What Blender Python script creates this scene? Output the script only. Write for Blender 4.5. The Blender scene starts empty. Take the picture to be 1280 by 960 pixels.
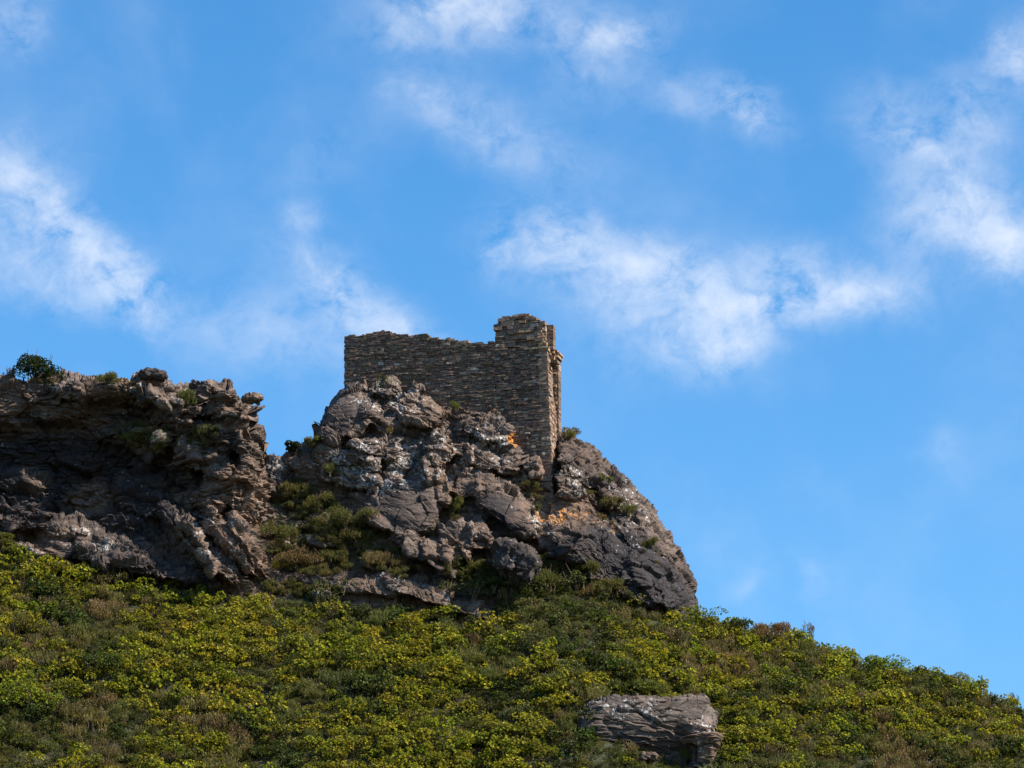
import bpy, bmesh, math, random
import numpy as np
from mathutils import Vector, Matrix
R = math.radians
sc = bpy.context.scene
C = sc.collection

# ------------------------------------------------------------------ camera
PITCH = R(16.0)
FPX = 5150.0                                   # focal length in pixels of a 1280 px wide picture
CAMZ = 1.7
cam_d = bpy.data.cameras.new("camera")
cam_d.sensor_width = 36.0
cam_d.lens = FPX * 36.0 / 1280.0
cam_d.clip_start = 0.5
cam_d.clip_end = 12000.0
cam = bpy.data.objects.new("camera", cam_d)
C.objects.link(cam)
cam.location = (0, 0, CAMZ)
cam.rotation_euler = (R(90) + PITCH, 0, 0)
sc.camera = cam

# ------------------------------------------------------------------ sun, sky, exposure
SUN = Vector((0.70, -0.26, 0.72)).normalized()
SUN_EL = math.asin(SUN.z)
SUN_AZ = math.atan2(SUN.x, SUN.y)              # clockwise from +Y
SUN_STRENGTH = 5.0
SKY_STRENGTH = 0.092
EXPOSURE = 1.0
sc.view_settings.view_transform = 'Standard'
sc.view_settings.look = 'None'
sc.view_settings.gamma = 1.0
sc.view_settings.use_curve_mapping = False
sc.view_settings.exposure = EXPOSURE
sd = bpy.data.lights.new("sun", 'SUN')
sd.energy = SUN_STRENGTH
sd.angle = R(0.5)
sd.color = (1.0, 0.91, 0.78)
so = bpy.data.objects.new("sun", sd)
C.objects.link(so)
so.rotation_euler = (-SUN).to_track_quat('-Z', 'Y').to_euler()
so.location = (60, 100, 120)


def pix_dir(u, v):
    a = (u - 640.0) / FPX
    b = -(v - 480.0) / FPX
    return a, math.cos(PITCH) - b * math.sin(PITCH), math.sin(PITCH) + b * math.cos(PITCH)


class NT:
    """small helper round a node tree"""
    def __init__(s, nt):
        s.nt = nt
        nt.nodes.clear()

    def n(s, typ, **kw):
        nd = s.nt.nodes.new(typ)
        for k, v in kw.items():
            if k.startswith('i_'):
                key = k[2:]
                key = int(key) if key.isdigit() else key.replace('_', ' ')
                nd.inputs[key].default_value = v
            else:
                setattr(nd, k, v)
        return nd

    def l(s, a, b):
        s.nt.links.new(a, b)

    def m(s, op, a, b=None, c=None, clamp=False):
        nd = s.nt.nodes.new('ShaderNodeMath')
        nd.operation = op
        nd.use_clamp = clamp
        for i, x in enumerate((a, b, c)):
            if x is None:
                continue
            if isinstance(x, (int, float)):
                nd.inputs[i].default_value = x
            else:
                s.l(x, nd.inputs[i])
        return nd.outputs[0]

    def mix(s, f, a, b, mode='MIX'):
        nd = s.nt.nodes.new('ShaderNodeMix')
        nd.data_type = 'RGBA'
        nd.blend_type = mode
        nd.clamp_factor = True
        for sock, x in ((nd.inputs[0], f), (nd.inputs[6], a), (nd.inputs[7], b)):
            if isinstance(x, (int, float)):
                sock.default_value = x
            elif isinstance(x, tuple):
                sock.default_value = (x[0], x[1], x[2], 1)
            else:
                s.l(x, sock)
        return nd.outputs[2]

    def noise(s, vec, scale, detail=4, rough=0.55, dist=0.0):
        nd = s.n('ShaderNodeTexNoise')
        nd.inputs['Scale'].default_value = scale
        nd.inputs['Detail'].default_value = detail
        nd.inputs['Roughness'].default_value = rough
        nd.inputs['Distortion'].default_value = dist
        if vec is not None:
            s.l(vec, nd.inputs['Vector'])
        return nd.outputs['Fac']

    def ramp(s, f, lo, hi, smooth=True):
        nd = s.n('ShaderNodeMapRange')
        nd.interpolation_type = 'SMOOTHSTEP' if smooth else 'LINEAR'
        nd.inputs[1].default_value = lo
        nd.inputs[2].default_value = hi
        s.l(f, nd.inputs[0])
        return nd.outputs[0]


world = bpy.data.worlds.new("World")
sc.world = world
world.use_nodes = True
W = NT(world.node_tree)
w_out = W.n('ShaderNodeOutputWorld')
w_bg = W.n('ShaderNodeBackground')
w_bg.inputs[1].default_value = SKY_STRENGTH
sky = W.n('ShaderNodeTexSky')
sky.sky_type = 'NISHITA'
sky.sun_disc = False
sky.sun_elevation = SUN_EL
sky.sun_rotation = SUN_AZ
sky.altitude = 600.0
sky.air_density = 1.0
sky.dust_density = 0.4
sky.ozone_density = 3.0
hsv = W.n('ShaderNodeHueSaturation')
hsv.inputs['Saturation'].default_value = 1.32
hsv.inputs['Value'].default_value = 1.0
W.l(sky.outputs[0], hsv.inputs['Color'])
tc = W.n('ShaderNodeTexCoord')
sp = W.n('ShaderNodeSeparateXYZ')
W.l(tc.outputs['Generated'], sp.inputs[0])
az = W.m('ARCTAN2', sp.outputs[0], sp.outputs[1])
el = W.m('ARCSINE', sp.outputs[2])


def azel(u, v):
    x, y, z = pix_dir(u, v)
    return math.atan2(x, y), math.atan2(z, math.hypot(x, y))


RAD = 1000.0                                    # cloud coordinates: milliradians of azimuth and elevation
cb = W.n('ShaderNodeCombineXYZ')
W.l(W.m('MULTIPLY', az, RAD), cb.inputs[0])
W.l(W.m('MULTIPLY', el, RAD), cb.inputs[1])
wn = W.n('ShaderNodeTexNoise')
wn.inputs['Scale'].default_value = 0.035
wn.inputs['Detail'].default_value = 5
wn.inputs['Roughness'].default_value = 0.6
W.l(cb.outputs[0], wn.inputs['Vector'])
vs = W.n('ShaderNodeVectorMath', operation='SUBTRACT')
vs.inputs[1].default_value = (0.5, 0.5, 0.5)
W.l(wn.outputs['Color'], vs.inputs[0])
vsc = W.n('ShaderNodeVectorMath', operation='SCALE')
vsc.inputs['Scale'].default_value = 15.0
W.l(vs.outputs[0], vsc.inputs[0])
va = W.n('ShaderNodeVectorMath', operation='ADD')
W.l(cb.outputs[0], va.inputs[0])
W.l(vsc.outputs[0], va.inputs[1])
sp2 = W.n('ShaderNodeSeparateXYZ')
W.l(va.outputs[0], sp2.inputs[0])
CLOUDS = [  # picture position, radii, turn, strength
    (590, 10, 105, 38, 0, .95), (500, 40, 40, 16, 0, .3), (770, 42, 55, 20, -10, .62), (735, 75, 60, 45, 20, .28),
    (620, 165, 120, 38, 25, .36), (530, 110, 40, 24, 30, .25), (860, 120, 60, 30, 10, .26), (940, 140, 46, 26, 38, .62),
    (90, 295, 115, 34, 40, .95), (165, 362, 45, 30, 30, .45), (20, 230, 60, 60, 0, .35), (15, 30, 40, 40, 0, .4),
    (30, 330, 90, 40, 20, .35), (110, 380, 100, 30, 10, .25),
    (415, 345, 62, 30, 35, .6), (480, 405, 80, 32, 25, .6), (380, 262, 24, 20, 0, .34), (350, 420, 110, 50, 10, .3),
    (700, 300, 68, 34, 12, .95), (628, 318, 22, 20, 0, .45), (760, 360, 120, 40, 15, .36),
    (825, 335, 60, 32, 10, .66), (925, 385, 75, 40, -8, .85), (1045, 372, 95, 28, -4, .9), (985, 325, 45, 22, 0, .45),
    (900, 440, 60, 24, -10, .55), (820, 420, 110, 50, 10, .26),
    (1120, 160, 60, 44, 40, .4), (1215, 145, 50, 40, 60, .42), (1180, 210, 70, 36, 30, .4),
    (1215, 270, 70, 34, 12, .95), (1262, 318, 34, 34, 30, .75), (1272, 70, 30, 36, 60, .85), (1150, 300, 60, 50, 0, .22),
    (935, 725, 40, 16, -30, .13), (1010, 732, 13, 42, -15, .15), (1180, 570, 26, 30, -60, .14), (400, 190, 30, 60, 60, .12),
]
tot = None
for (u, v, ru, rv, ang, st) in CLOUDS:
    a0, e0 = azel(u, v)
    a0 *= RAD; e0 *= RAD
    ru *= RAD / FPX * 1.02; rv *= RAD / FPX * 1.02
    ca, sa = math.cos(R(-ang)), math.sin(R(-ang))
    dx = W.m('SUBTRACT', sp2.outputs[0], a0)
    dy = W.m('SUBTRACT', sp2.outputs[1], e0)
    p = W.m('ADD', W.m('MULTIPLY', dx, ca / ru), W.m('MULTIPLY', dy, sa / ru))
    q = W.m('ADD', W.m('MULTIPLY', dx, -sa / rv), W.m('MULTIPLY', dy, ca / rv))
    r2 = W.m('ADD', W.m('MULTIPLY', p, p), W.m('MULTIPLY', q, q))
    g = W.m('MULTIPLY', W.m('EXPONENT', W.m('MULTIPLY', r2, -1.0)), min(st, .8))
    tot = g if tot is None else W.m('ADD', tot, g)
mp = W.n('ShaderNodeMapping')
mp.inputs['Rotation'].default_value = (0, 0, R(-28))
mp.inputs['Scale'].default_value = (0.85, 1.1, 1)
W.l(va.outputs[0], mp.inputs[0])
n1 = W.noise(mp.outputs[0], 0.06, 10, 0.6, 0.15)
n2 = W.noise(cb.outputs[0], 0.018, 6, 0.55, 0.2)
n3 = W.noise(mp.outputs[0], 0.17, 8, 0.68, 0.5)
tex = W.m('MAXIMUM', W.m('ADD', W.m('ADD', W.m('MULTIPLY', n1, 3.3), -1.78), W.m('MULTIPLY', n3, 1.5)), 0.0)
dens = W.m('MULTIPLY', tot, tex)
veil = W.m('MULTIPLY', W.ramp(n2, 0.4, 0.8), 0.2)
dens = W.m('ADD', dens, W.m('MULTIPLY', veil, W.m('MULTIPLY', n1, 1.2)))
dens = W.m('MAXIMUM', dens, 0.0)
dens = W.m('SUBTRACT', 1.0, W.m('EXPONENT', W.m('MULTIPLY', dens, -1.0)))
skyc = W.mix(1.0, hsv.outputs[0], (1.16, 1.17, 1.12), 'MULTIPLY')
cc = W.n('ShaderNodeRGB')
cc.outputs[0].default_value = (5.3, 5.6, 6.1, 1)
W.l(W.mix(dens, skyc, cc.outputs[0]), w_bg.inputs[0])
W.l(w_bg.outputs[0], w_out.inputs[0])
world.cycles.sampling_method = 'MANUAL'
world.cycles.sample_map_resolution = 512


# ------------------------------------------------------------------ numeric helpers
def at(u, v, Y):
    """world points on the rays through photo pixels at world depth Y (arrays)"""
    u = np.asarray(u, float); v = np.asarray(v, float); Y = np.asarray(Y, float)
    a = (u - 640.0) / FPX
    b = -(v - 480.0) / FPX
    dy = math.cos(PITCH) - b * math.sin(PITCH)
    dz = math.sin(PITCH) + b * math.cos(PITCH)
    t = Y / dy
    return np.stack([a * t, Y + 0 * t, CAMZ + dz * t], -1)


def proj(P):
    P = np.asarray(P, float)
    y = P[..., 1]; z = P[..., 2] - CAMZ
    d = y * math.cos(PITCH) + z * math.sin(PITCH)
    h = -y * math.sin(PITCH) + z * math.cos(PITCH)
    return 640 + FPX * P[..., 0] / d, 480 - FPX * h / d


PT = np.random.RandomState(5).permutation(4096).astype(np.int64)
RT = np.random.RandomState(6).rand(4096, 8).astype(np.float32)


def hsh(i, j, k, s=0):
    return PT[(k + PT[(j + PT[(i + s * 131) & 4095]) & 4095]) & 4095]


def vnoise(x, y, z, s=0):
    """smooth value noise, -1..1"""
    xi = np.floor(x).astype(np.int64); yi = np.floor(y).astype(np.int64); zi = np.floor(z).astype(np.int64)
    fx = x - xi; fy = y - yi; fz = z - zi
    fx = fx * fx * (3 - 2 * fx); fy = fy * fy * (3 - 2 * fy); fz = fz * fz * (3 - 2 * fz)
    r = 0
    for a in (0, 1):
        for b in (0, 1):
            for c in (0, 1):
                w = (fx if a else 1 - fx) * (fy if b else 1 - fy) * (fz if c else 1 - fz)
                r = r + w * RT[hsh(xi + a, yi + b, zi + c, s), 0]
    return r * 2 - 1


def fbm(x, y, z, octs=4, s=0, gain=0.5, ridged=False):
    r = 0; a = 1.0; t = 0
    for o in range(octs):
        n = vnoise(x, y, z, s + o * 7)
        if ridged:
            n = 1 - 2 * np.abs(n)
        r = r + a * n; t += a
        a *= gain; x = x * 2.03 + 3.1; y = y * 2.01 + 1.7; z = z * 2.05 + 9.2
    return r / t


def voro(x, y, z, s=0, jit=0.95):
    """returns f1, f2, cell hash, offset to the nearest point"""
    xi = np.floor(x).astype(np.int64); yi = np.floor(y).astype(np.int64); zi = np.floor(z).astype(np.int64)
    f1 = np.full(x.shape, 9e9); f2 = np.full(x.shape, 9e9)
    hid = np.zeros(x.shape, np.int64)
    ox = np.zeros(x.shape); oy = np.zeros(x.shape); oz = np.zeros(x.shape)
    for a in (-1, 0, 1):
        for b in (-1, 0, 1):
            for c in (-1, 0, 1):
                h = hsh(xi + a, yi + b, zi + c, s)
                px = x - (xi + a + .5 + (RT[h, 1] - .5) * jit)
                py = y - (yi + b + .5 + (RT[h, 2] - .5) * jit)
                pz = z - (zi + c + .5 + (RT[h, 3] - .5) * jit)
                d = px * px + py * py + pz * pz
                m = d < f1
                f2 = np.where(m, f1, np.minimum(f2, d))
                hid = np.where(m, h, hid)
                ox = np.where(m, px, ox); oy = np.where(m, py, oy); oz = np.where(m, pz, oz)
                f1 = np.where(m, d, f1)
    return np.sqrt(f1), np.sqrt(f2), hid, ox, oy, oz


def facets(P, size, amp, s=0, crack=0.35, squash=(1, 1, 1), tilt=1.0, off=0.5, crackw=0.05):
    """angular blocky relief: every cell is a tilted plane with cracks between cells"""
    x, y, z = (P[..., i] / size * squash[i] for i in range(3))
    f1, f2, h, ox, oy, oz = voro(x, y, z, s)
    g = RT[h][..., 4:7] * 2 - 1
    r = 1.7 * tilt * (g[..., 0] * ox + g[..., 1] * oy + g[..., 2] * oz) + off * (RT[h, 7] * 2 - 1)
    e = f2 - f1
    return amp * (r - crack * np.exp(-e / crackw))


def strata(P, nrm, thick, amp, s=0, warp=0.25):
    """layered schist: saw-toothed sheets whose edges stick out"""
    n = np.array(nrm, float); n /= np.linalg.norm(n)
    t = P @ n
    t = t / thick + warp / thick * fbm(P[..., 0] * .5, P[..., 1] * .5, P[..., 2] * .5, 3, s + 3)
    i = np.floor(t).astype(np.int64); f = t - i
    brk = vnoise(P[..., 0] * .45 + i * 7.3, P[..., 1] * .45, P[..., 2] * .2 + i * 3.1, s + 9)
    a = RT[hsh(i, i * 3 + 5, i * 0 + s), 2]
    prof = np.clip(f * 1.15, 0, 1) ** 0.6 * np.clip((1 - f) / .16, 0, 1)
    return amp * (a * .9 + .25) * prof * np.clip(brk * 1.6 + .65, 0, 1.3) - amp * .4


def interp(u, pts):
    a = np.array(pts, float)
    return np.interp(u, a[:, 0], a[:, 1])


def sstep(a, b, x):
    t = np.clip((x - a) / (b - a), 0, 1)
    return t * t * (3 - 2 * t)


def mesh_np(name, V, F, mat=None, smooth=True, attrs=None, parent=None, Vcol=None):
    """V (n,3), F (m,3 or 4) -> linked object"""
    V = np.ascontiguousarray(V, np.float32).reshape(-1, 3)
    F = np.ascontiguousarray(F, np.int32)
    k = F.shape[1]
    me = bpy.data.meshes.new(name)
    me.vertices.add(len(V)); me.vertices.foreach_set('co', V.ravel())
    me.loops.add(F.size); me.loops.foreach_set('vertex_index', F.ravel())
    me.polygons.add(len(F))
    me.polygons.foreach_set('loop_start', np.arange(0, F.size, k, dtype=np.int32))
    me.polygons.foreach_set('loop_total', np.full(len(F), k, np.int32))
    me.update(calc_edges=True)
    me.polygons.foreach_set('use_smooth', np.full(len(F), smooth, bool))
    for an, av in (attrs or {}).items():
        at_ = me.attributes.new(an, 'FLOAT', 'POINT')
        at_.data.foreach_set('value', np.ascontiguousarray(av, np.float32).ravel())
    if Vcol is not None:
        ca_ = me.color_attributes.new('Col', 'FLOAT_COLOR', 'POINT')
        c4 = np.ones((len(V), 4), np.float32); c4[:, :3] = Vcol
        ca_.data.foreach_set('color', c4.ravel())
    me.validate()
    if mat:
        me.materials.append(mat)
    o = bpy.data.objects.new(name, me)
    C.objects.link(o)
    if parent:
        o.parent = parent
    return o


def tag(o, label, cat, group=None, kind=None):
    if label: o['label'] = label
    if cat: o['category'] = cat
    if group: o['group'] = group
    if kind: o['kind'] = kind
    return o


def empty(name, loc=(0, 0, 0), rz=0):
    o = bpy.data.objects.new(name, None)
    o.location = loc; o.rotation_euler = (0, 0, rz)
    C.objects.link(o)
    return o


# ------------------------------------------------------------------ materials
def new_mat(name):
    m = bpy.data.materials.new(name)
    m.use_nodes = True
    return m, NT(m.node_tree)


def attr(T, name):
    nd = T.n('ShaderNodeAttribute'); nd.attribute_name = name
    return nd.outputs['Fac']


def rock_material(name, base=(0.027, 0.019, 0.016), mid=(0.185, 0.132, 0.102), lichen=(0.58, 0.545, 0.53), lich_amt=0.0):
    m, T = new_mat(name)
    out = T.n('ShaderNodeOutputMaterial')
    bs = T.n('ShaderNodeBsdfPrincipled')
    bs.inputs['Roughness'].default_value = 0.82
    bs.inputs['Specular IOR Level'].default_value = 0.35
    g = T.n('ShaderNodeNewGeometry')
    pos = g.outputs['Position']
    big = T.noise(pos, 0.35, 5, 0.6, 0.3)
    med = T.noise(pos, 1.6, 8, 0.68, 0.6)
    fine = T.noise(pos, 7.0, 8, 0.72, 0.2)
    mpn = T.n('ShaderNodeMapping')
    mpn.inputs['Rotation'].default_value = (0, R(22), 0)
    mpn.inputs['Scale'].default_value = (0.5, 0.9, 3.6)
    T.l(pos, mpn.inputs[0])
    lay = T.noise(mpn.outputs[0], 1.3, 6, 0.7, 0.4)
    f = T.m('ADD', T.m('MULTIPLY', med, 0.5), T.m('MULTIPLY', lay, 0.5))
    col = T.mix(T.ramp(f, 0.40, 0.63), base, mid)
    col = T.mix(T.m('MULTIPLY', T.ramp(big, 0.45, 0.65), 0.7), col, (0.125, 0.078, 0.052))
    col = T.mix(T.m('MULTIPLY', T.ramp(T.noise(pos, 0.8, 5, 0.6, 0.3), 0.55, 0.75), 0.45), col, (0.085, 0.080, 0.082))
    # dark rock plus painted overhang shade, rust stained rock, each set by its mask
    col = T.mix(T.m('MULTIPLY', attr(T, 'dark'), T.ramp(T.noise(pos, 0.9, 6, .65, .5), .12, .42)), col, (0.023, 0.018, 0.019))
    col = T.mix(T.m('MULTIPLY', attr(T, 'rust'), T.ramp(med, 0.36, 0.56)), col, (0.16, 0.10, 0.066))
    # pale lichen crusts; the pale mask also paints sunlit faces brighter
    sp1 = T.m('ADD', T.m('MULTIPLY', T.noise(pos, 6.0, 7, 0.72, 0.3), 0.6), T.m('MULTIPLY', T.noise(pos, 1.3, 5, 0.65, 0.3), 0.4))
    th = T.m('SUBTRACT', 0.60 - lich_amt, T.m('MULTIPLY', attr(T, 'pale'), 0.092))
    lf = T.m('MULTIPLY', T.m('SUBTRACT', sp1, th), 22.0, clamp=True)
    lcol = T.mix(T.ramp(fine, 0.4, 0.62), lichen, (0.24, 0.235, 0.21))
    col = T.mix(T.m('MULTIPLY', lf, 0.9), col, lcol)
    # moss and thin soil
    sp3 = T.noise(pos, 1.9, 8, 0.7, 0.5)
    mf = T.m('MULTIPLY', T.m('SUBTRACT', sp3, T.m('SUBTRACT', 0.76, T.m('MULTIPLY', attr(T, 'moss'), 0.33))), 9.0, clamp=True)
    col = T.mix(T.m('MULTIPLY', mf, 0.9), col, T.mix(fine, (0.045, 0.055, 0.013), (0.15, 0.135, 0.045)))
    # orange lichen
    sp4 = T.noise(pos, 2.6, 8, 0.7, 0.6)
    of = T.m('MULTIPLY', T.m('SUBTRACT', sp4, T.m('SUBTRACT', 0.86, T.m('MULTIPLY', attr(T, 'orange'), 0.52))), 9.0, clamp=True)
    col = T.mix(of, col, T.mix(fine, (0.5, 0.16, 0.015), (0.34, 0.21, 0.075)))
    T.l(col, bs.inputs['Base Color'])
    b1 = T.n('ShaderNodeBump'); b1.inputs['Strength'].default_value = 0.9; b1.inputs['Distance'].default_value = 0.09
    hh = T.m('ADD', T.m('MULTIPLY', fine, 0.45), T.m('ADD', T.m('MULTIPLY', med, .8), T.m('MULTIPLY', lay, 0.8)))
    T.l(hh, b1.inputs['Height'])
    T.l(b1.outputs[0], bs.inputs['Normal'])
    T.l(bs.outputs[0], out.inputs[0])
    return m


ROCK = rock_material('schist_rock')
ROCK_F = rock_material('grey_schist', base=(0.032, 0.024, 0.02), mid=(0.15, 0.115, 0.093), lich_amt=0.0)


def leaf_material():
    m, T = new_mat('foliage')
    out = T.n('ShaderNodeOutputMaterial')
    ca = T.n('ShaderNodeVertexColor'); ca.layer_name = 'Col'
    bs = T.n('ShaderNodeBsdfPrincipled')
    bs.inputs['Roughness'].default_value = 0.5
    bs.inputs['Specular IOR Level'].default_value = 0.3
    T.l(ca.outputs[0], bs.inputs['Base Color'])
    tr = T.n('ShaderNodeBsdfTranslucent')
    T.l(T.mix(1.0, ca.outputs[0], (1.45, 1.4, 0.5), 'MULTIPLY'), tr.inputs[0])
    mx = T.n('ShaderNodeMixShader'); mx.inputs[0].default_value = 0.33
    T.l(bs.outputs[0], mx.inputs[1]); T.l(tr.outputs[0], mx.inputs[2])
    T.l(mx.outputs[0], out.inputs[0])
    return m


def plain_col_material(name, rough=0.9):
    m, T = new_mat(name)
    out = T.n('ShaderNodeOutputMaterial')
    ca = T.n('ShaderNodeVertexColor'); ca.layer_name = 'Col'
    bs = T.n('ShaderNodeBsdfPrincipled')
    bs.inputs['Roughness'].default_value = rough
    bs.inputs['Specular IOR Level'].default_value = 0.2
    g = T.n('ShaderNodeNewGeometry')
    n = T.noise(g.outputs['Position'], 5.0, 7, 0.7, 0.4)
    n2 = T.noise(g.outputs['Position'], 1.1, 5, 0.6, 0.4)
    col = T.mix(1.0, ca.outputs[0], T.mix(T.ramp(n, .3, .7), (.55, .55, .55), (1.5, 1.45, 1.4)), 'MULTIPLY')
    sp1 = T.noise(g.outputs['Position'], 7.0, 9, 0.75, 0.8)
    lf = T.m('MULTIPLY', T.m('SUBTRACT', sp1, 0.585), 14.0, clamp=True)
    if name == 'masonry':
        col = T.mix(T.m('MULTIPLY', lf, 0.6), col, (0.40, 0.34, 0.30))
        col = T.mix(T.m('MULTIPLY', T.ramp(n2, .52, .7), 0.35), col, (0.12, 0.11, 0.05))
    T.l(col, bs.inputs['Base Color'])
    b1 = T.n('ShaderNodeBump'); b1.inputs['Strength'].default_value = 0.8; b1.inputs['Distance'].default_value = 0.04
    T.l(n, b1.inputs['Height']); T.l(b1.outputs[0], bs.inputs['Normal'])
    T.l(bs.outputs[0], out.inputs[0])
    return m


LEAF = leaf_material()
STONE = plain_col_material('masonry')
BARK = plain_col_material('bark')


def soil_material():
    m, T = new_mat('hillside_soil')
    out = T.n('ShaderNodeOutputMaterial')
    bs = T.n('ShaderNodeBsdfPrincipled'); bs.inputs['Roughness'].default_value = 0.95
    g = T.n('ShaderNodeNewGeometry')
    n = T.noise(g.outputs['Position'], 1.5, 8, 0.65, 0.3)
    n2 = T.noise(g.outputs['Position'], 0.3, 4, 0.6, 0.3)
    col = T.mix(T.ramp(n, .35, .65), (0.014, 0.015, 0.006), (0.038, 0.03, 0.014))
    col = T.mix(T.ramp(n2, .45, .65), col, (0.03, 0.04, 0.012))
    T.l(col, bs.inputs['Base Color'])
    b = T.n('ShaderNodeBump'); b.inputs['Distance'].default_value = 0.2; T.l(n, b.inputs['Height'])
    T.l(b.outputs[0], bs.inputs['Normal'])
    T.l(bs.outputs[0], out.inputs[0])
    return m


SOIL = soil_material()

# ------------------------------------------------------------------ hillside
YA = 197.0
SL = 0.86
ANCH = [(-900, 660), (-200, 690), (0, 712), (100, 722), (200, 738), (330, 750), (420, 750), (520, 760), (600, 764), (660, 738), (720, 732),
        (800, 756), (870, 782), (925, 792), (1000, 808), (1050, 829), (1100, 843), (1160, 851), (1200, 862), (1240, 886),
        (1280, 899), (1420, 950), (1900, 1120)]
_up = np.arange(-900, 1901, 4.0)
_P = at(_up, interp(_up, ANCH), np.full(_up.shape, YA))
_XA, _ZA = _P[:, 0], _P[:, 2]


def terr(x, y):
    x = np.asarray(x, float); y = np.asarray(y, float)
    za = np.interp(x, _XA, _ZA)
    und = -.9 * np.exp(-((y - (183.2 + .02 * x)) / .75) ** 2) * sstep(-.6, .8, x) * sstep(5.2, 3.8, x) + 0.45 * fbm(x * .16, y * .22, x * 0, 3, 40)
    front = za + SL * (y - YA)
    back = za + 0.7 + 4.0 * sstep(9.6, 7.0, x) - 0.02 * np.maximum(y - YA, 0) - 0.30 * np.maximum(y - 214, 0)
    k = 1.2
    z = -np.logaddexp(-front / k, -back / k) * k
    # level valley floor in front and behind
    lo = 0.0 + 0 * z
    z = np.logaddexp(z / 2.5, lo / 2.5) * 2.5 - 0.05
    far = 0.4 * fbm(x * .03, y * .03, x * 0, 3, 41)
    return z + und * sstep(120, 175, y) * sstep(330, 260, y) + far * (1 - sstep(90, 140, y))


xs = np.concatenate([-np.geomspace(4000, 62, 26), np.arange(-60, 60.1, 0.5), np.geomspace(62, 4000, 26)])
ys = np.concatenate([-np.geomspace(3000, 5, 16), np.linspace(0, 165, 45), np.arange(166, 216, 0.5), np.linspace(218, 330, 40), np.geomspace(340, 5000, 20)])
GX, GY = np.meshgrid(xs, ys)
GZ = terr(GX, GY)
n_r, n_c = GX.shape
idx = np.arange(n_r * n_c).reshape(n_r, n_c)
F = np.stack([idx[:-1, :-1], idx[:-1, 1:], idx[1:, 1:], idx[1:, :-1]], -1).reshape(-1, 4)
g = mesh_np('hillside', np.stack([GX, GY, GZ], -1), F, SOIL)
tag(g, 'steep hillside below the rocks', None, kind='structure')


# ------------------------------------------------------------------ rock masses
def lump(u, v, L):
    """L = (u, v, ru, rv, turn, out, rise, lean_v, lean_u): relief in metres toward the viewer, and edge crease"""
    (cu, cv, ru, rv, ang, off, h, lv, lu) = L
    ca, sa = math.cos(R(ang)), math.sin(R(ang))
    du = u - cu; dv = v - cv
    a = (du * ca + dv * sa) / ru
    b = (-du * sa + dv * ca) / rv
    q = (np.abs(a) ** 2.6 + np.abs(b) ** 2.6) ** (1 / 2.6)
    off = off * np.clip((1 - q) / .16, 0, 1) ** .7
    body = off + h * np.sqrt(np.clip(1 - q ** 2.2, 0, 1)) + lv * b + lu * a
    return q, body


def lumps(u, v, lst, base):
    r = base
    for L in lst:
        q, body = lump(u, v, L)
        inside = q < 1
        r = np.where(inside, np.maximum(r, r * .35 + body * .65 + .15 * r), r)
        cr = np.exp(-((q - 1.03) / (5.0 / min(L[2], L[3]))) ** 2) * 0.2 * min(1, L[6])
        r = r - cr * (~inside)
    return r


def warp_uv(u, v, s, a1=5.0, a2=1.8):
    z = u * 0
    du = a1 * fbm(u / 34, v / 34, z, 2, s) + a2 * fbm(u / 9, v / 9, z, 2, s + 20)
    dv = a1 * fbm(u / 34, v / 34, z + 5, 2, s + 1) + a2 * fbm(u / 9, v / 9, z + 5, 2, s + 21)
    return u + du, v + dv


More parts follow.
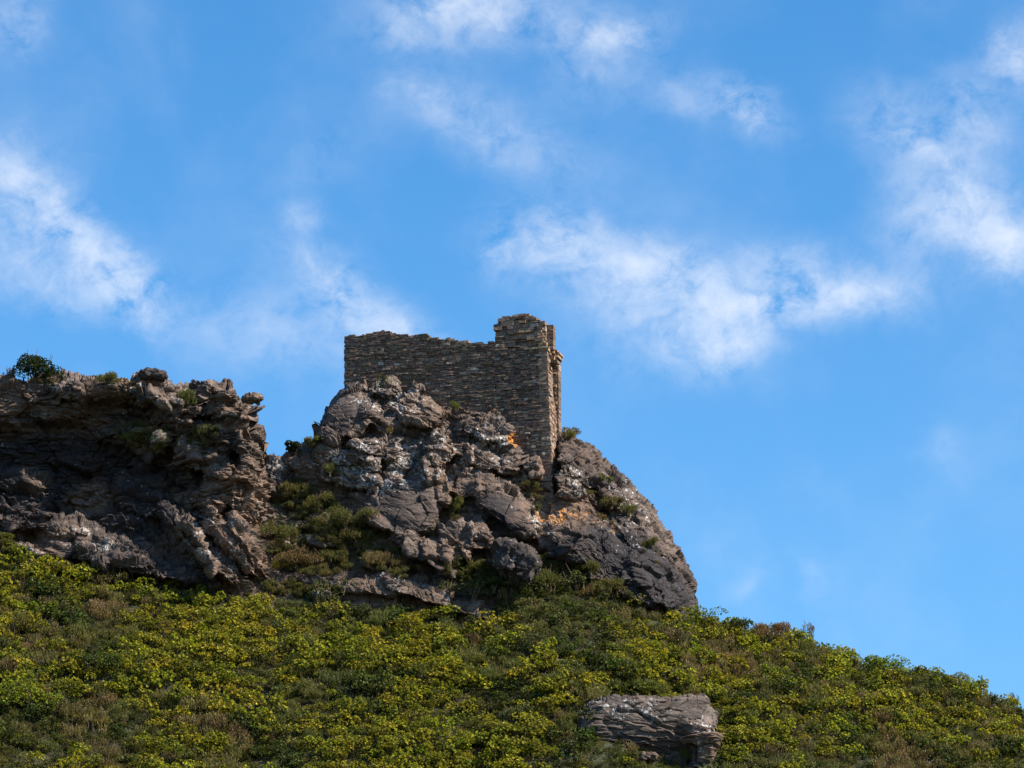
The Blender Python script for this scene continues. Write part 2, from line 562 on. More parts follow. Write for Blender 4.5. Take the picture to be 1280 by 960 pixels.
def sheet_rock(name, u0, u1, topf, botf, depthf, detail, masks, mat, step=0.8, rows=None, thick=7.0, rim=26.0, rimd=1.6, back_drop=7.0, nb=14):
    us = np.arange(u0, u1 + step * .5, step)
    vt = topf(us); vb = botf(us)
    nr = rows or int(np.max(vb - vt) / step)
    t = np.linspace(0, 1, nr) ** 1.0
    lo_v, hi_v = vt.min(), vb.max()
    nr = int((hi_v - lo_v) / step)
    rows_v = np.linspace(lo_v, hi_v, nr)
    V_ = np.clip(rows_v[:, None] + 0 * vt[None, :], vt[None, :], vb[None, :])
    U_ = np.broadcast_to(us[None, :], V_.shape).copy()
    D = depthf(U_, V_)
    for _ in range(6):
        D[1:-1, 1:-1] = D[1:-1, 1:-1] * .4 + .15 * (D[:-2, 1:-1] + D[2:, 1:-1] + D[1:-1, :-2] + D[1:-1, 2:])
    dd = np.clip((V_ - vt[None, :]) / rim, 0, 1)
    D = D + rimd * (1 - np.sqrt(np.clip(1 - (1 - dd) ** 2, 0, 1)))
    P = at(U_, V_, D)
    # back: over the top and down behind
    top = P[0]
    ph = np.linspace(0, 1, nb + 1)[1:]
    bk = []
    for p in ph:
        q = top.copy()
        q[:, 1] += thick * math.sin(p * math.pi / 2) * (1 + .15 * vnoise(us / 40, us * 0 + p * 4, us * 0, 3))
        q[:, 2] -= back_drop * (1 - math.cos(p * math.pi / 2)) + .3 * (1 - p)*vnoise(us / 22, us * 0 + p * 5, us * 0, 8) * p
        bk.append(q)
    bk = np.array(bk)[::-1]
    G = np.concatenate([bk, P], 0)
    # displace along normals
    du = np.gradient(G, axis=1); dv = np.gradient(G, axis=0)
    N = np.cross(dv, du); N /= (np.linalg.norm(N, axis=-1, keepdims=True) + 1e-9)
    if N[nb + nr // 2, N.shape[1] // 2, 1] > 0:
        N = -N
    # smooth the normals a little so steps stay clean
    for _ in range(6):
        N[1:-1, 1:-1] = (N[1:-1, 1:-1] + N[:-2, 1:-1] + N[2:, 1:-1] + N[1:-1, :-2] + N[1:-1, 2:])
        N /= (np.linalg.norm(N, axis=-1, keepdims=True) + 1e-9)
    # above the rock's edge the rows collapse onto it: they share the edge's own direction
    first = np.argmax(rows_v[:, None] >= vt[None, :] - 1e-6, axis=0) + nb
    ii = np.arange(G.shape[0])[:, None]; jj = np.arange(G.shape[1])
    src = np.minimum(first + 3, G.shape[0] - 1)
    Ne = N[src, jj]
    Ne = Ne + np.array([0, .2, .6]); Ne /= np.linalg.norm(Ne, axis=-1, keepdims=True)
    m_ = (ii <= first[None, :] + 1)
    N = np.where(m_[..., None], Ne[None], N)
    uu, vv = proj(G)
    h = detail(G, uu, vv)
    h[:nb + 2] *= np.clip(np.linspace(.2, 1, nb + 2), 0, 1)[:, None]
    G = G + N * h[..., None]
    n_r, n_c = G.shape[:2]
    idx = np.arange(n_r * n_c).reshape(n_r, n_c)
    F = np.stack([idx[:-1, :-1], idx[1:, :-1], idx[1:, 1:], idx[:-1, 1:]], -1).reshape(-1, 4)
    at_ = {}
    for k in ('dark', 'rust', 'pale', 'moss', 'orange'):
        a = np.zeros(uu.shape)
        for (cu, cv, ru, rv, ang, st) in masks.get(k, ()):
            ca, sa = math.cos(R(ang)), math.sin(R(ang))
            x = ((uu - cu) * ca + (vv - cv) * sa) / ru; y = (-(uu - cu) * sa + (vv - cv) * ca) / rv
            a = np.maximum(a, st * (1 - sstep(0.55, 1.15, np.sqrt(x * x + y * y))))
        at_[k] = a
    o = mesh_np(name, G, F, mat, False, at_)
    return o


def rough_line(us, pts, s, a=2.2):
    z = us * 0
    st = np.round(vnoise(us / 7.0, z, z, s) * 2.2) / 2.2
    return interp(us, pts) + a * 0.7 * fbm(us / 16, z, z, 3, s + 1) + a * .55 * st + a * .25 * vnoise(us / 2.2, z, z, s + 2)


# ---- central outcrop
OUT_TOP = [(315, 640), (332, 575), (342, 562), (352, 566), (362, 561), (378, 557), (392, 549), (397, 533), (404, 520), (409, 506), (418, 492), (426, 483),
           (434, 478), (450, 474), (475, 470), (487, 468), (500, 471), (512, 476), (522, 472), (534, 474), (541, 484), (552, 492), (566, 490),
           (577, 497), (590, 501), (612, 507), (634, 512), (641, 524), (640, 546), (650, 552), (656, 568), (650, 586), (664, 600), (692, 609),
           (694, 580), (697, 534), (706, 535), (718, 541), (728, 552), (740, 565), (750, 575), (762, 585), (778, 595), (790, 606),
           (805, 622), (815, 635), (822, 645), (831, 656), (841, 675), (851, 696), (861, 712), (867, 731), (871, 754), (874, 792)]
OUT_LUMPS = [
    (430, 512, 42, 40, -20, .2, 1.3, .5, 0), (412, 545, 30, 17, -10, .5, .7, .2, 0), (478, 483, 24, 15, 5, .3, .9, .2, 0),
    (523, 481, 16, 11, 10, .5, .6, 0, 0), (522, 512, 30, 21, 15, .5, .95, .35, 0), (462, 517, 15, 20, 0, .6, .5, .2, .1),
    (489, 538, 22, 15, 20, .8, .55, .2, 0), (592, 510, 28, 10, 12, .5, .6, 0, 0), (606, 532, 36, 17, 8, .7, .9, .45, 0),
    (618, 567, 36, 25, 10, .7, 1.0, .5, .15), (551, 561, 19, 24, -10, 1.2, .9, .2, 0), (579, 566, 11, 20, -25, 1.0, .6, 0, .2),
    (535, 586, 14, 21, 10, 1.4, .7, .2, 0), (553, 608, 10, 24, -12, 1.5, .6, 0, .2), (470, 565, 34, 15, -8, .9, .5, -.3, 0),
    (430, 575, 44, 12, 14, .8, .4, -.4, 0), (505, 632, 50, 40, 12, 1.3, .55, .35, 0), (440, 600, 40, 12, 10, 1.0, .35, -.3, 0),
    (580, 605, 24, 18, 15, 1.0, .6, .2, 0), (632, 632, 56, 23, 38, .9, 1.5, .55, 0), (648, 702, 30, 25, 22, 1.9, 1.3, .3, 0),
    (572, 676, 24, 30, 0, 1.3, .8, .3, .1), (600, 668, 18, 26, -5, 1.2, .8, .2, .2), (548, 692, 22, 18, 10, 1.5, .7, .3, 0),
    (532, 692, 56, 13, 33, 1.2, .6, .7, 0), (402, 676, 24, 11, 8, 1.0, .6, .5, 0), (466, 703, 16, 12, 0, 1.1, .6, .4, 0),
    (430, 655, 16, 8, 20, 1.5, .5, .3, 0), (470, 650, 30, 9, 32, 1.3, .5, .2, 0),
    (545, 743, 74, 15, 20, 1.3, .5, .6, 0), (450, 729, 80, 12, 7, .8, .4, .5, 0),
    (718, 570, 24, 24, 10, .4, .7, .2, 0), (712, 602, 20, 20, 30, .6, .6, .3, 0), (745, 592, 26, 20, 40, .4, .5, .1, 0),
    (770, 615, 34, 18, 42, .5, .7, .2, 0), (690, 640, 40, 16, 16, .6, .2, -.8, 0), (740, 650, 50, 14, 20, .7, .3, -.5, 0),
    (708, 678, 38, 26, 25, 1.1, .6, .3, 0), (765, 700, 100, 34, 32, 1.0, .9, .3, 0), (800, 665, 60, 18, 46, .6, .5, .2, 0),
    (815, 722, 50, 22, 52, .9, .6, .2, 0),
]


def out_depth(u, v):
    uw, vw = warp_uv(u, v, 11)
    # main face leans back; the gully on the left lies back much flatter
    base = 196.9 + (760 - v) * 0.0175
    gul = sstep(520, 430, u) * sstep(560, 640, v)
    base = base + gul * (735 - v) * 0.011 + gul * (u - 430) * .006
    base = base + sstep(470, 360, u) * .9
    # right-hand whaleback turns away toward its skyline
    tr = interp(u, OUT_TOP)
    dd = np.clip((v - tr) / 120.0, 0, 1)
    base = base + sstep(690, 760, u) * 3.6 * (1 - dd) ** 1.5
    # lichen ledge
    base = base + 1.0 * np.exp(-((v - (628 + (u - 690) * .22)) / 16) ** 2) * sstep(640, 680, u) * sstep(820, 760, u)
    rel = lumps(uw, vw, OUT_LUMPS, 0 * u)
    return base - rel * 0.82


def out_detail(G, u, v):
    c = G.copy()
    w = 0.35
    c[..., 0] += w * fbm(G[..., 0] * .8, G[..., 1] * .8, G[..., 2] * .8, 3, 70)
    c[..., 2] += w * fbm(G[..., 0] * .8 + 9, G[..., 1] * .8, G[..., 2] * .8, 3, 71)
    smooth = 1 - .85 * np.maximum(np.exp(-(((u - 505) / 44) ** 2 + ((v - 632) / 32) ** 2)), np.exp(-(((u - 428) / 30) ** 2 + ((v - 508) / 30) ** 2)))
    smooth = smooth * (1 - .8 * np.exp(-(((u - 630) / 40) ** 2 + ((v - 636) / 26) ** 2)))
    flank = sstep(700, 760, u) * sstep(600, 650, v)
    h = facets(c, 1.5, .36, 80, .4, (1, .7, 1.1), 1.0, .35, .03)
    h = h + (1 + .2 * flank) * facets(c, .75, .11, 81, .5, (.7, .8, 1.6), 1.0, .3, .05)
    h = h + (1 + .3 * flank) * facets(c, .30, .05, 82, .6, (.6, .8, 1.8), 1.0, .4, .08)
    h = h + strata(c, (0.6, -.12, 1), .13, .07, 89, .3)
    h = h + strata(c, (0.6, -.12, 1), .42, .24 * (.35 + .65 * sstep(-.2, .3, vnoise(c[..., 0] * .35, c[..., 1] * .35, c[..., 2] * .35, 95))), 83, .5)
    h = h + .05 * fbm(c[..., 0] * 5, c[..., 1] * 5, c[..., 2] * 7, 3, 84, .6)
    right = sstep(690, 740, u)
    h = h + right * .24 * fbm((c[..., 0] * .8 + c[..., 2] * .6) * 1.6, c[..., 1] * .8, (c[..., 2] * .8 - c[..., 0] * .6) * .3, 4, 85, .6, True)
    return h * smooth * (.74 - .22 * flank) - .03


OUT_MASKS = {
    'dark': [(632, 640, 46, 26, 38, .95), (505, 636, 52, 34, 10, .45), (430, 512, 36, 34, 0, .4), (648, 700, 30, 28, 0, .8), (800, 712, 120, 44, 42, 1.0),
             (720, 690, 40, 24, 20, .8), (745, 585, 60, 30, 45, .6), (545, 705, 40, 16, 35, .6), (850, 740, 40, 50, 20, .7)],
    'pale': [(500, 575, 130, 40, -5, .9), (440, 590, 80, 30, 10, 1.0), (490, 500, 60, 30, 0, .8), (345, 580, 20, 20, 0, 1), (535, 590, 20, 20, 0, .9),
             (600, 560, 60, 40, 0, .7), (720, 600, 26, 26, 0, .7), (480, 725, 80, 16, 10, .6), (780, 620, 50, 16, 45, .6), (680, 650, 30, 24, 0, .8), (590, 640, 20, 40, 0, .7),
             (555, 745, 50, 10, 22, .5), (780, 660, 60, 26, 30, .55)],
    'moss': [(478, 476, 30, 8, 0, .75), (440, 545, 12, 14, 30, .8), (393, 560, 40, 12, 0, .8), (380, 640, 60, 40, 20, .9), (440, 690, 60, 26, 20, .9),
             (570, 505, 14, 8, 0, .7), (668, 610, 26, 14, 20, .7), (760, 630, 30, 12, 20, .7), (630, 690, 14, 20, 0, .7), (570, 635, 20, 20, 0, .7), (715, 538, 20, 8, 30, .9)],
    'orange': [(626, 514, 20, 10, 12, 1.0), (644, 549, 13, 13, 40, 1.0), (690, 640, 28, 18, 12, .76), (712, 636, 40, 12, 12, .66), (745, 650, 50, 14, 20, .62), (608, 508, 30, 6, 12, .6), (800, 640, 30, 12, 45, .4), (648, 590, 8, 12, 0, .3)],
    'rust': [(560, 600, 16, 30, 0, .8), (520, 514, 30, 20, 0, .5), (600, 700, 50, 26, 0, .6), (690, 640, 60, 30, 0, .6), (620, 575, 34, 24, 0, .4), (560, 690, 40, 24, 0, .5), (740, 560, 40, 20, 45, .4)],
}
outcrop = sheet_rock('rock_outcrop', 315, 874, lambda us: rough_line(us, OUT_TOP, 30, 2.4),
                     lambda us: np.maximum(interp(us, [(315, 800), (874, 800)]), interp(us, OUT_TOP) + 8), out_depth, out_detail, OUT_MASKS, ROCK,
                     thick=8.0, back_drop=6.0)
tag(outcrop, 'big craggy rock outcrop of lichen-spotted schist carrying the ruined wall', 'rock outcrop')

# ---- left crag
CR_TOP = [(-260, 480), (-100, 476), (0, 469), (13, 466), (28, 470), (45, 465), (65, 466), (85, 468), (100, 469), (140, 468), (160, 472), (172, 474),
          (182, 466), (190, 463), (203, 465), (208, 473), (220, 478), (228, 483), (240, 481), (246, 474), (262, 472), (280, 475), (290, 480),
          (296, 492), (303, 498), (312, 502), (318, 508), (319, 530), (326, 535), (331, 546), (332, 575), (338, 620), (341, 680), (343, 780)]
CR_LUMPS = [
    (20, 500, 90, 36, 0, 1.2, .9, -.5, 0), (110, 482, 55, 20, 3, 1.5, .7, -.3, 0), (185, 488, 48, 26, 8, 1.6, .8, -.3, 0),
    (205, 510, 44, 16, 14, 1.8, .6, -.2, 0), (264, 495, 24, 22, 0, 1.2, .9, -.3, 0), (292, 505, 20, 26, 20, 1.2, .8, 0, .2),
    (312, 520, 12, 22, 0, 1.0, .8, 0, .2), (316, 560, 20, 28, 0, 1.3, .9, 0, .1), (285, 540, 20, 34, -10, 1.2, .7, .2, .2),
    (225, 545, 60, 22, 8, 1.5, .5, -.8, 0), (165, 552, 50, 16, 10, 1.3, .5, -.8, 0), (250, 575, 40, 20, 20, 1.4, .7, .5, 0),
    (20, 625, 46, 40, 20, 1.9, 1.2, .3, .2), (-60, 640, 60, 50, 0, 1.4, 1.2, 0, 0), (100, 600, 40, 30, 0, .1, .4, 0, 0),
    (190, 620, 50, 30, 25, .5, .6, .3, 0), (270, 610, 26, 40, 15, 1.1, .8, .2, .2), (310, 620, 22, 40, 5, 1.2, .8, 0, .2),
    (236, 672, 60, 15, 52, 1.6, .9, .3, .0), (262, 690, 60, 12, 50, 1.9, .9, .2, 0), (292, 680, 60, 13, 54, 1.7, .8, .2, 0), (318, 690, 54, 11, 58, 1.6, .8, .2, 0),
    (120, 682, 80, 26, 14, 1.2, .6, .7, 0), (170, 708, 90, 14, 12, 1.5, .4, .5, 0), (40, 690, 60, 18, 25, 1.6, .6, .5, 0), (70, 655, 44, 14, 10, .8, .6, .3, 0),
]


def cr_depth(u, v):
    uw, vw = warp_uv(u, v, 51, 6, 2.2)
    base = 198.6 + (740 - v) * 0.003
    # overhang: the face under the brow is set back
    fc = np.exp(-((v - 590) / 60) ** 2) * sstep(300, 220, u)
    base = base + 1.15 * fc
    tr = np.interp(u, [a for a, b in CR_TOP], [b for a, b in CR_TOP])
    base = base + 2.2 * sstep(295, 345, u)
    base = base - sstep(620, 740, v) * 1.2
    base = base + (u - 170) * -0.004
    return base - lumps(uw, vw, CR_LUMPS, 0 * u) * .85


def cr_detail(G, u, v):
    c = G.copy(); w = .22
    c[..., 0] += w * fbm(G[..., 0] * .7, G[..., 1] * .7, G[..., 2] * .7, 3, 170)
    c[..., 2] += w * fbm(G[..., 0] * .7 + 9, G[..., 1] * .7, G[..., 2] * .7, 3, 171)
    low = sstep(615, 670, v) * sstep(90, 200, u)
    h = facets(c, 2.0, .36, 180, .4, (.8, .7, 1.5), 1.0, .35, .03) * (1 - .5 * low)
    h = h + facets(c, .8, .17, 181, .5, (.6, .8, 1.9), 1.0, .35, .05) * (1 - .5 * low)
    h = h + facets(c, .32, .065, 182, .6, (.6, .8, 1.8), 1.0, .4, .08)
    h = h + (1 - low) * strata(c, (0.12, -.1, 1), .36, .26, 183, .5)
    h = h + low * (strata(c, (.8, .1, .62), .36, .42, 184, .25) + strata(c, (.8, .1, .66), .13, .13, 186, .2))
    h = h + strata(c, (0.1, -.1, 1), .14, .08, 187, .3) * (1 - low)
    h = h + .05 * fbm(c[..., 0] * 5, c[..., 1] * 5, c[..., 2] * 8, 3, 185, .6)
    return h


CR_MASKS = {
    'dark': [(90, 590, 170, 60, 5, .95), (40, 630, 60, 40, 0, .8), (170, 640, 70, 40, 0, .9), (150, 700, 120, 24, 10, .6), (300, 570, 30, 30, 0, .4)],  # dark rock; shade under the brow is painted in here too
    'pale': [(190, 490, 60, 22, 5, .65), (150, 480, 150, 12, 0, .6), (225, 545, 50, 20, 0, .6), (270, 680, 60, 30, 50, .75), (30, 690, 30, 14, 20, .9),  # pale lichen, and sunlit slanting slabs brightened in the colour
             (105, 675, 50, 20, 10, .75), (40, 605, 26, 8, 40, .3), (310, 500, 20, 14, 0, .6), (300, 640, 30, 60, 10, .5)],
    'moss': [(30, 472, 50, 8, 0, .5), (135, 478, 14, 12, 0, .8), (232, 495, 16, 14, 40, .8), (190, 548, 60, 18, 5, .95), (255, 535, 20, 14, 0, .9), (235, 590, 12, 14, 0, .7), (150, 470, 40, 6, 0, .6), (5, 680, 14, 12, 0, .9)],
    'rust': [(305, 640, 36, 70, 10, 1.0), (275, 610, 30, 30, 0, .7), (165, 475, 50, 9, 3, .8), (55, 690, 24, 12, 30, .8), (110, 620, 40, 26, 0, .8), (45, 600, 26, 14, 40, .6), (320, 700, 20, 40, 0, 1.0), (270, 690, 40, 30, 45, .5)],
    'orange': [(165, 474, 20, 4, 0, .4), (292, 483, 10, 6, 40, .35)],
}
crag = sheet_rock('rock_cliff', -240, 343, lambda us: rough_line(us, CR_TOP, 130, 2.6),
                  lambda us: interp(us, [(-260, 800), (343, 800)]), cr_depth, cr_detail, CR_MASKS, ROCK, thick=7.0, back_drop=6.0)
tag(crag, 'dark overhanging rock cliff left of the ruin with slanting pale slabs at its foot', 'cliff')

# ---- foreground boulder on the slope
FB_TOP = [(706, 902), (712, 890), (722, 880), (738, 872), (755, 868), (800, 867), (835, 869), (860, 869), (878, 871), (884, 876), (888, 884), (896, 889), (898, 905)]
FB_BOT = [(706, 908), (722, 926), (742, 934), (790, 944), (830, 950), (862, 952), (890, 956), (898, 930)]


def fb_depth(u, v):
    uw, vw = warp_uv(u, v, 91, 3, 1.2)
    top = interp(u, FB_TOP)
    Y0 = FBY
    a = np.clip((v - top) / 34, 0, 1)
    d = Y0 + 1.0 * (1 - a) ** 1.3                       # upper face slopes back
    d = d + sstep(922 + (u - 735) * .03, 934 + (u - 735) * .05, v) * .3 * sstep(866, 850, u)      # undercut
    d = d + sstep(735, 706, u) * .5
    d = d - .45 * sstep(846, 868, u) * sstep(896, 905, v)
    d = d + .35 * sstep(888, 899, u)
    d = d - .10 * np.sin((v - 868 - (u - 735) * .12) / 13.0)
    return d


def fb_detail(G, u, v):
    c = G.copy()
    c[..., 2] += .22 * fbm(G[..., 0] * .7, G[..., 1] * .7, G[..., 2] * .7, 3, 270)
    h = strata(c, (0.16, -.25, 1), .36, .08, 271, .5)
    h = h + strata(c, (0.24, -.15, 1), .12, .06, 272, .5)
    h = h + facets(c, 1.8, .2, 273, .5, (.6, .8, 1.6), 1, .3, .03)
    h = h + facets(c, .5, .05, 274, .6, (.6, .8, 2.0), 1, .5, .08)
    return h


# depth of the slope where the boulder's foot shows
def slope_depth(u, v, y0=170.0, y1=203.0):
    """world depth at which the ray through a photo pixel meets the hillside"""
    Y = np.linspace(y0, y1, 500)
    P = at(np.full(500, u), np.full(500, v), Y)
    d = terr(P[:, 0], P[:, 1]) - P[:, 2]
    i = np.argmax(d > 0)
    return Y[i] if d.max() > 0 else y1


FBY = slope_depth(815, 945) - 0.2
fb = sheet_rock('boulder', 706, 898, lambda us: rough_line(us, FB_TOP, 230, 2.0), lambda us: interp(us, FB_BOT), fb_depth, fb_detail,
                {'pale': [(790, 885, 80, 16, 5, .75), (880, 915, 22, 30, 0, .8)], 'dark': [(790, 930, 70, 12, 5, .6)], 'rust': [(888, 935, 10, 22, 0, .5)]},  # sunlit top and right end painted pale, undercut shade painted dark
                ROCK_F, step=.5, thick=3.2, rim=8, rimd=.6, back_drop=3.0)
tag(fb, 'huge layered grey boulder lying alone among the shrubs on the slope', 'boulder')


def loose_rock(name, u, v, Y, sx, sy, sz, rot, seed, mat, label, strat=(0.2, -.2, 1), masks=None, sub=5, amp=1.0, parent=None, facet=.6):
    bm = bmesh.new()
    bmesh.ops.create_icosphere(bm, subdivisions=sub, radius=1)
    V = np.array([x.co[:] for x in bm.verts]); Fc = np.array([[q.index for q in f.verts] for f in bm.faces])
    bm.free()
    p = 3.0
    V = V / (np.sum(np.abs(V) ** p, axis=1, keepdims=True) ** (1 / p))
    V = V * np.array([sx, sy, sz]) * 0.5
    N = V / np.array([sx, sy, sz]) ** 2; N /= np.linalg.norm(N, axis=1, keepdims=True)
    m = np.array(Matrix.Rotation(R(rot), 3, 'Y'))
    V = V @ m.T; N = N @ m.T
    c = at(u, v, Y)
    Q = V + c
    h = facets(Q, facet * max(sx, sz) * .6, .16 * amp * min(sx, sz), seed, .25, (1, 1, 1), 1.2, .4, .06)
    h = h + facets(Q, .35, .07 * amp, seed + 1, .5, (1, 1, 1.4), 1, .5, .08)
    h = h + strata(Q, strat, .22, .08 * amp, seed + 2, .2)
    V = V + N * h[:, None]
    at_ = {k: np.full(len(V), (masks or {}).get(k, 0.0)) for k in ('dark', 'rust', 'pale', 'moss', 'orange')}
    o = mesh_np(name, V, Fc, mat, True, at_, parent)
    o.location = c
    if label: tag(o, label, 'boulder' if name == 'boulder' else 'rock')
    return o


def od(u, v):
    return float(out_depth(np.array([[float(u)]]), np.array([[float(v)]]))[0, 0])


def cd(u, v):
    return float(cr_depth(np.array([[float(u)]]), np.array([[float(v)]]))[0, 0])


loose_rock('boulder', 668, 588, od(668, 600) + .1, .95, 1.0, 1.2, -12, 301, ROCK, 'rounded brown boulder wedged against the foot of the ruined wall', masks={'rust': .5, 'pale': .5}, amp=.6)
loose_rock('boulder', 316, 498, cd(305, 505) - .35, 1.05, .9, .42, -10, 302, ROCK, 'flat stone perched on the right-hand top corner of the left cliff', masks={'pale': .5}, amp=.7, sub=5)
loose_rock('boulder', 191, 470, cd(191, 480) + .3, 1.35, 1.2, .62, 6, 303, ROCK, 'dark pointed boulder standing highest on the top of the left cliff', masks={'dark': .8}, amp=.8)
loose_rock('boulder', 646, 702, od(648, 705) - .1, 2.4, 1.6, 1.7, 28, 304, ROCK, 'dark wedge-shaped boulder rising behind the green bushes under the outcrop', masks={'dark': .8, 'pale': .3}, amp=.8, sub=6)
loose_rock('rock', 691, 826, slope_depth(691, 832) - .2, .8, .7, .3, 5, 305, ROCK_F, 'small pale rock showing among the shrubs up the slope from the boulder', masks={'pale': .6})
loose_rock('rock', 404, 744, slope_depth(404, 752) - .3, 1.0, .8, .5, 5, 306, ROCK_F, 'low pale grey rock half buried in the grey-green bush below the gully', masks={'pale': .9})
loose_rock('rock', 812, 946, FBY - .7, .8, .7, .36, 5, 307, ROCK_F, 'small grey rock under the overhang of the huge boulder', masks={'pale': .3})

# ------------------------------------------------------------------ ruined wall
rs = np.random.RandomState(12)
WROT = 0.29                                             # how far the wall face turns to the left
K0 = at(690.5, 612, 200.0)                              # foot of the right corner
dl = np.array([-1.0, WROT, 0.0]); dl /= np.linalg.norm(dl)     # along the wall, to the left
dn = np.array([-WROT, -1.0, 0.0]); dn /= np.linalg.norm(dn)    # out of the face
db = -dn


def wall_t(u, Z):
    """distance along the wall face for a pixel column u at height Z above the corner foot"""
    P = K0 + np.array([0, 0, Z])
    lo, hi = -2.0, 16.0
    for _ in range(40):
        m = (lo + hi) / 2
        uu, _v = proj(P + dl * m)
        if uu > u: lo = m
        else: hi = m
    return (lo + hi) / 2


def wall_h(u, v):
    t = wall_t(u, 5.0)
    lo, hi = -4.0, 14.0
    for _ in range(40):
        m = (lo + hi) / 2
        _u, vv = proj(K0 + dl * t + np.array([0, 0, m]))
        if vv > v: lo = m
        else: hi = m
    return (lo + hi) / 2


top_px = [(428, 421), (447, 420), (452, 418), (462, 418), (470, 415), (480, 413), (492, 415), (496, 418), (503, 419), (512, 421), (518, 418), (530, 418), (534, 421), (545, 422),
          (560, 423), (575, 426), (590, 427), (604, 429), (617, 429), (619, 429)]
tp = sorted((wall_t(u, 7), wall_h(u, v)) for u, v in top_px)
WALL_TOP = lambda t: np.interp(t, [a for a, b in tp], [b for a, b in tp])
tower_px = [(619, 421), (622, 419), (624, 410), (628, 404), (633, 402), (640, 397), (648, 396), (655, 393), (667, 393), (673, 396), (680, 397), (684, 400), (689, 404)]
tq = sorted((wall_t(u, 8), wall_h(u, v)) for u, v in tower_px)
TOWER_TOP = lambda t: np.interp(t, [a for a, b in tq], [b for a, b in tq])
T_L = wall_t(430, 7)
T_TW = wall_t(619, 7)
LEAN = 0.038                                            # batter of the corner


class SB:
    def __init__(s): s.V = []; s.F = []; s.Cc = []; s.n = 0

    def stone(s, o, ax, ay, az_, L, D, H, col, jit=.18):
        """o = front lower corner; ax along, ay outwards, az up"""
        v = []
        for k in range(8):
            a, b, c = k & 1, (k >> 1) & 1, (k >> 2) & 1
            j = rs.uniform(-1, 1, 3) * jit
            sh = 1.0
            v.append(o + ax * (a * L + j[0] * min(L, .3) * .35) + ay * (b * D + (j[1] * .05 if b else 0)) + az_ * (c * H + j[2] * H * .32))
        f = [(0, 1, 3, 2), (4, 6, 7, 5), (0, 4, 5, 1), (2, 3, 7, 6), (0, 2, 6, 4), (1, 5, 7, 3)]
        for q in f: s.F.append([x + s.n for x in q])
        s.V += v; s.Cc += [col] * 8; s.n += 8

    def build(s, name, mat, parent=None):
        return mesh_np(name, np.array(s.V), np.array(s.F), mat, False, None, parent, np.array(s.Cc))


PAL = [(.15, .105, .08), (.14, .108, .088), (.165, .125, .10), (.19, .145, .112), (.12, .095, .08), (.21, .16, .12), (.15, .125, .09), (.17, .125, .11)]


def scol(warm=0.0, k=1.0):
    c = np.array(PAL[rs.randint(len(PAL))]) * rs.uniform(.6, 1.05) * k * np.array([1.05, .95, .93])
    if rs.rand() < .06: c = np.array((.3, .25, .2)) * rs.uniform(.8, 1.2)
    return c * (1 - warm) + np.array((.36, .23, .14)) * warm


def face(sb, org, ax, ay, length, z0, topf, depth=.45, hmin=.05, hmax=.15, lmin=.1, lmax=.42, skip=lambda t, z: False, warm=lambda t, z: 0.0, leanx=0.0, rough=.03, k=1.0):
    """a face of rough coursed masonry"""
    z = z0
    up = np.array([0, 0, 1.0])
    zmax = max(topf(t) for t in np.linspace(0, length, 60))
    while z < zmax:
        H = rs.uniform(hmin, hmax) * (1.5 if rs.rand() < .12 else 1)
        t = -rs.uniform(0, .3)
        while t < length:
            L = rs.uniform(lmin, lmax) * (1.3 if H < .1 else 1)
            a = max(t, 0); b = min(t + L, length)
            t += L
            if b - a < .05: continue
            mid = (a + b) / 2
            if z + H * .6 > topf(mid) or skip(mid, z): continue
            sub = 1 if rs.rand() > .3 else 2
            for q in range(sub):
                pr = rs.uniform(-rough, rough) + (rs.rand() < .04) * .04
                o = org + ax * (a + leanx * z * max(0, 1 - mid / 4)) + up * (z + .012 + q * H / sub + .035 * math.sin(mid * 1.7 + z * .8)+ .02 * math.sin(mid * 5.1 + z * 2.3)) - ay * depth
                sb.stone(o, ax, ay, up, b - a - .018, depth + pr, H / sub - .018, scol(warm(mid, z), k))
        z += H


def core(sb, org, ax, ay, length, z0, topf, depth, inset=.06, n=60, leanx=0.0, col=(.15, .12, .095)):
    """solid fill behind the facing stones"""
    t = np.linspace(inset, length - inset, n)
    b = sb.n
    for x in t:
        h = topf(x) - .1
        for (d, z) in ((inset, z0), (inset, h), (depth - inset, h), (depth - inset, z0)):
            lx = leanx * z * max(0, 1 - x / 4)
            sb.V.append(org + ax * (x + lx) - ay * d + np.array([0, 0, z])); sb.Cc.append(np.array(col))
    for i in range(n - 1):
        p = b + i * 4; q = p + 4
        sb.F += [[p, q, q + 1, p + 1], [p + 1, q + 1, q + 2, p + 2], [p + 2, q + 2, q + 3, p + 3]]
    sb.F += [[b, b + 1, b + 2, b + 3]]
    e = b + (n - 1) * 4
    sb.F += [[e, e + 3, e + 2, e + 1]]
    sb.n += n * 4


holes = [(wall_t(651, 5), wall_h(651, 447)), (wall_t(620, 4), wall_h(620, 483)), (wall_t(537, 5), wall_h(537, 450)), (wall_t(469, 5), wall_h(469, 452))]
skip_hole = lambda t, z: any(abs(t - a) < .16 and -.1 < z - b < .12 for a, b in holes)
TH = 1.75
ruin = empty('ruined_wall', tuple(K0))
tag(ruin, 'ruined wall of thin brown stones with a taller broken corner, standing on the outcrop', 'ruin')
loc0 = np.zeros(3)
zb = -1.2
wb = SB()
main_len = T_L - T_TW
wo = loc0 + dl * T_TW
wtop = lambda t: float(WALL_TOP(t + T_TW)) + .03 * math.sin(t * 9) + .03 * math.sin(t * 23 + 1)
wskip = lambda t, z: skip_hole(t + T_TW, z) or (t > main_len - .25 and ((z * 3.1) % 1.0) < .35)
face(wb, wo, dl, dn, main_len, zb, wtop, skip=wskip)
face(wb, wo + dl * main_len, db, dl, TH, zb, lambda t: wtop(main_len - .05), skip=lambda t, z: False)   # left end
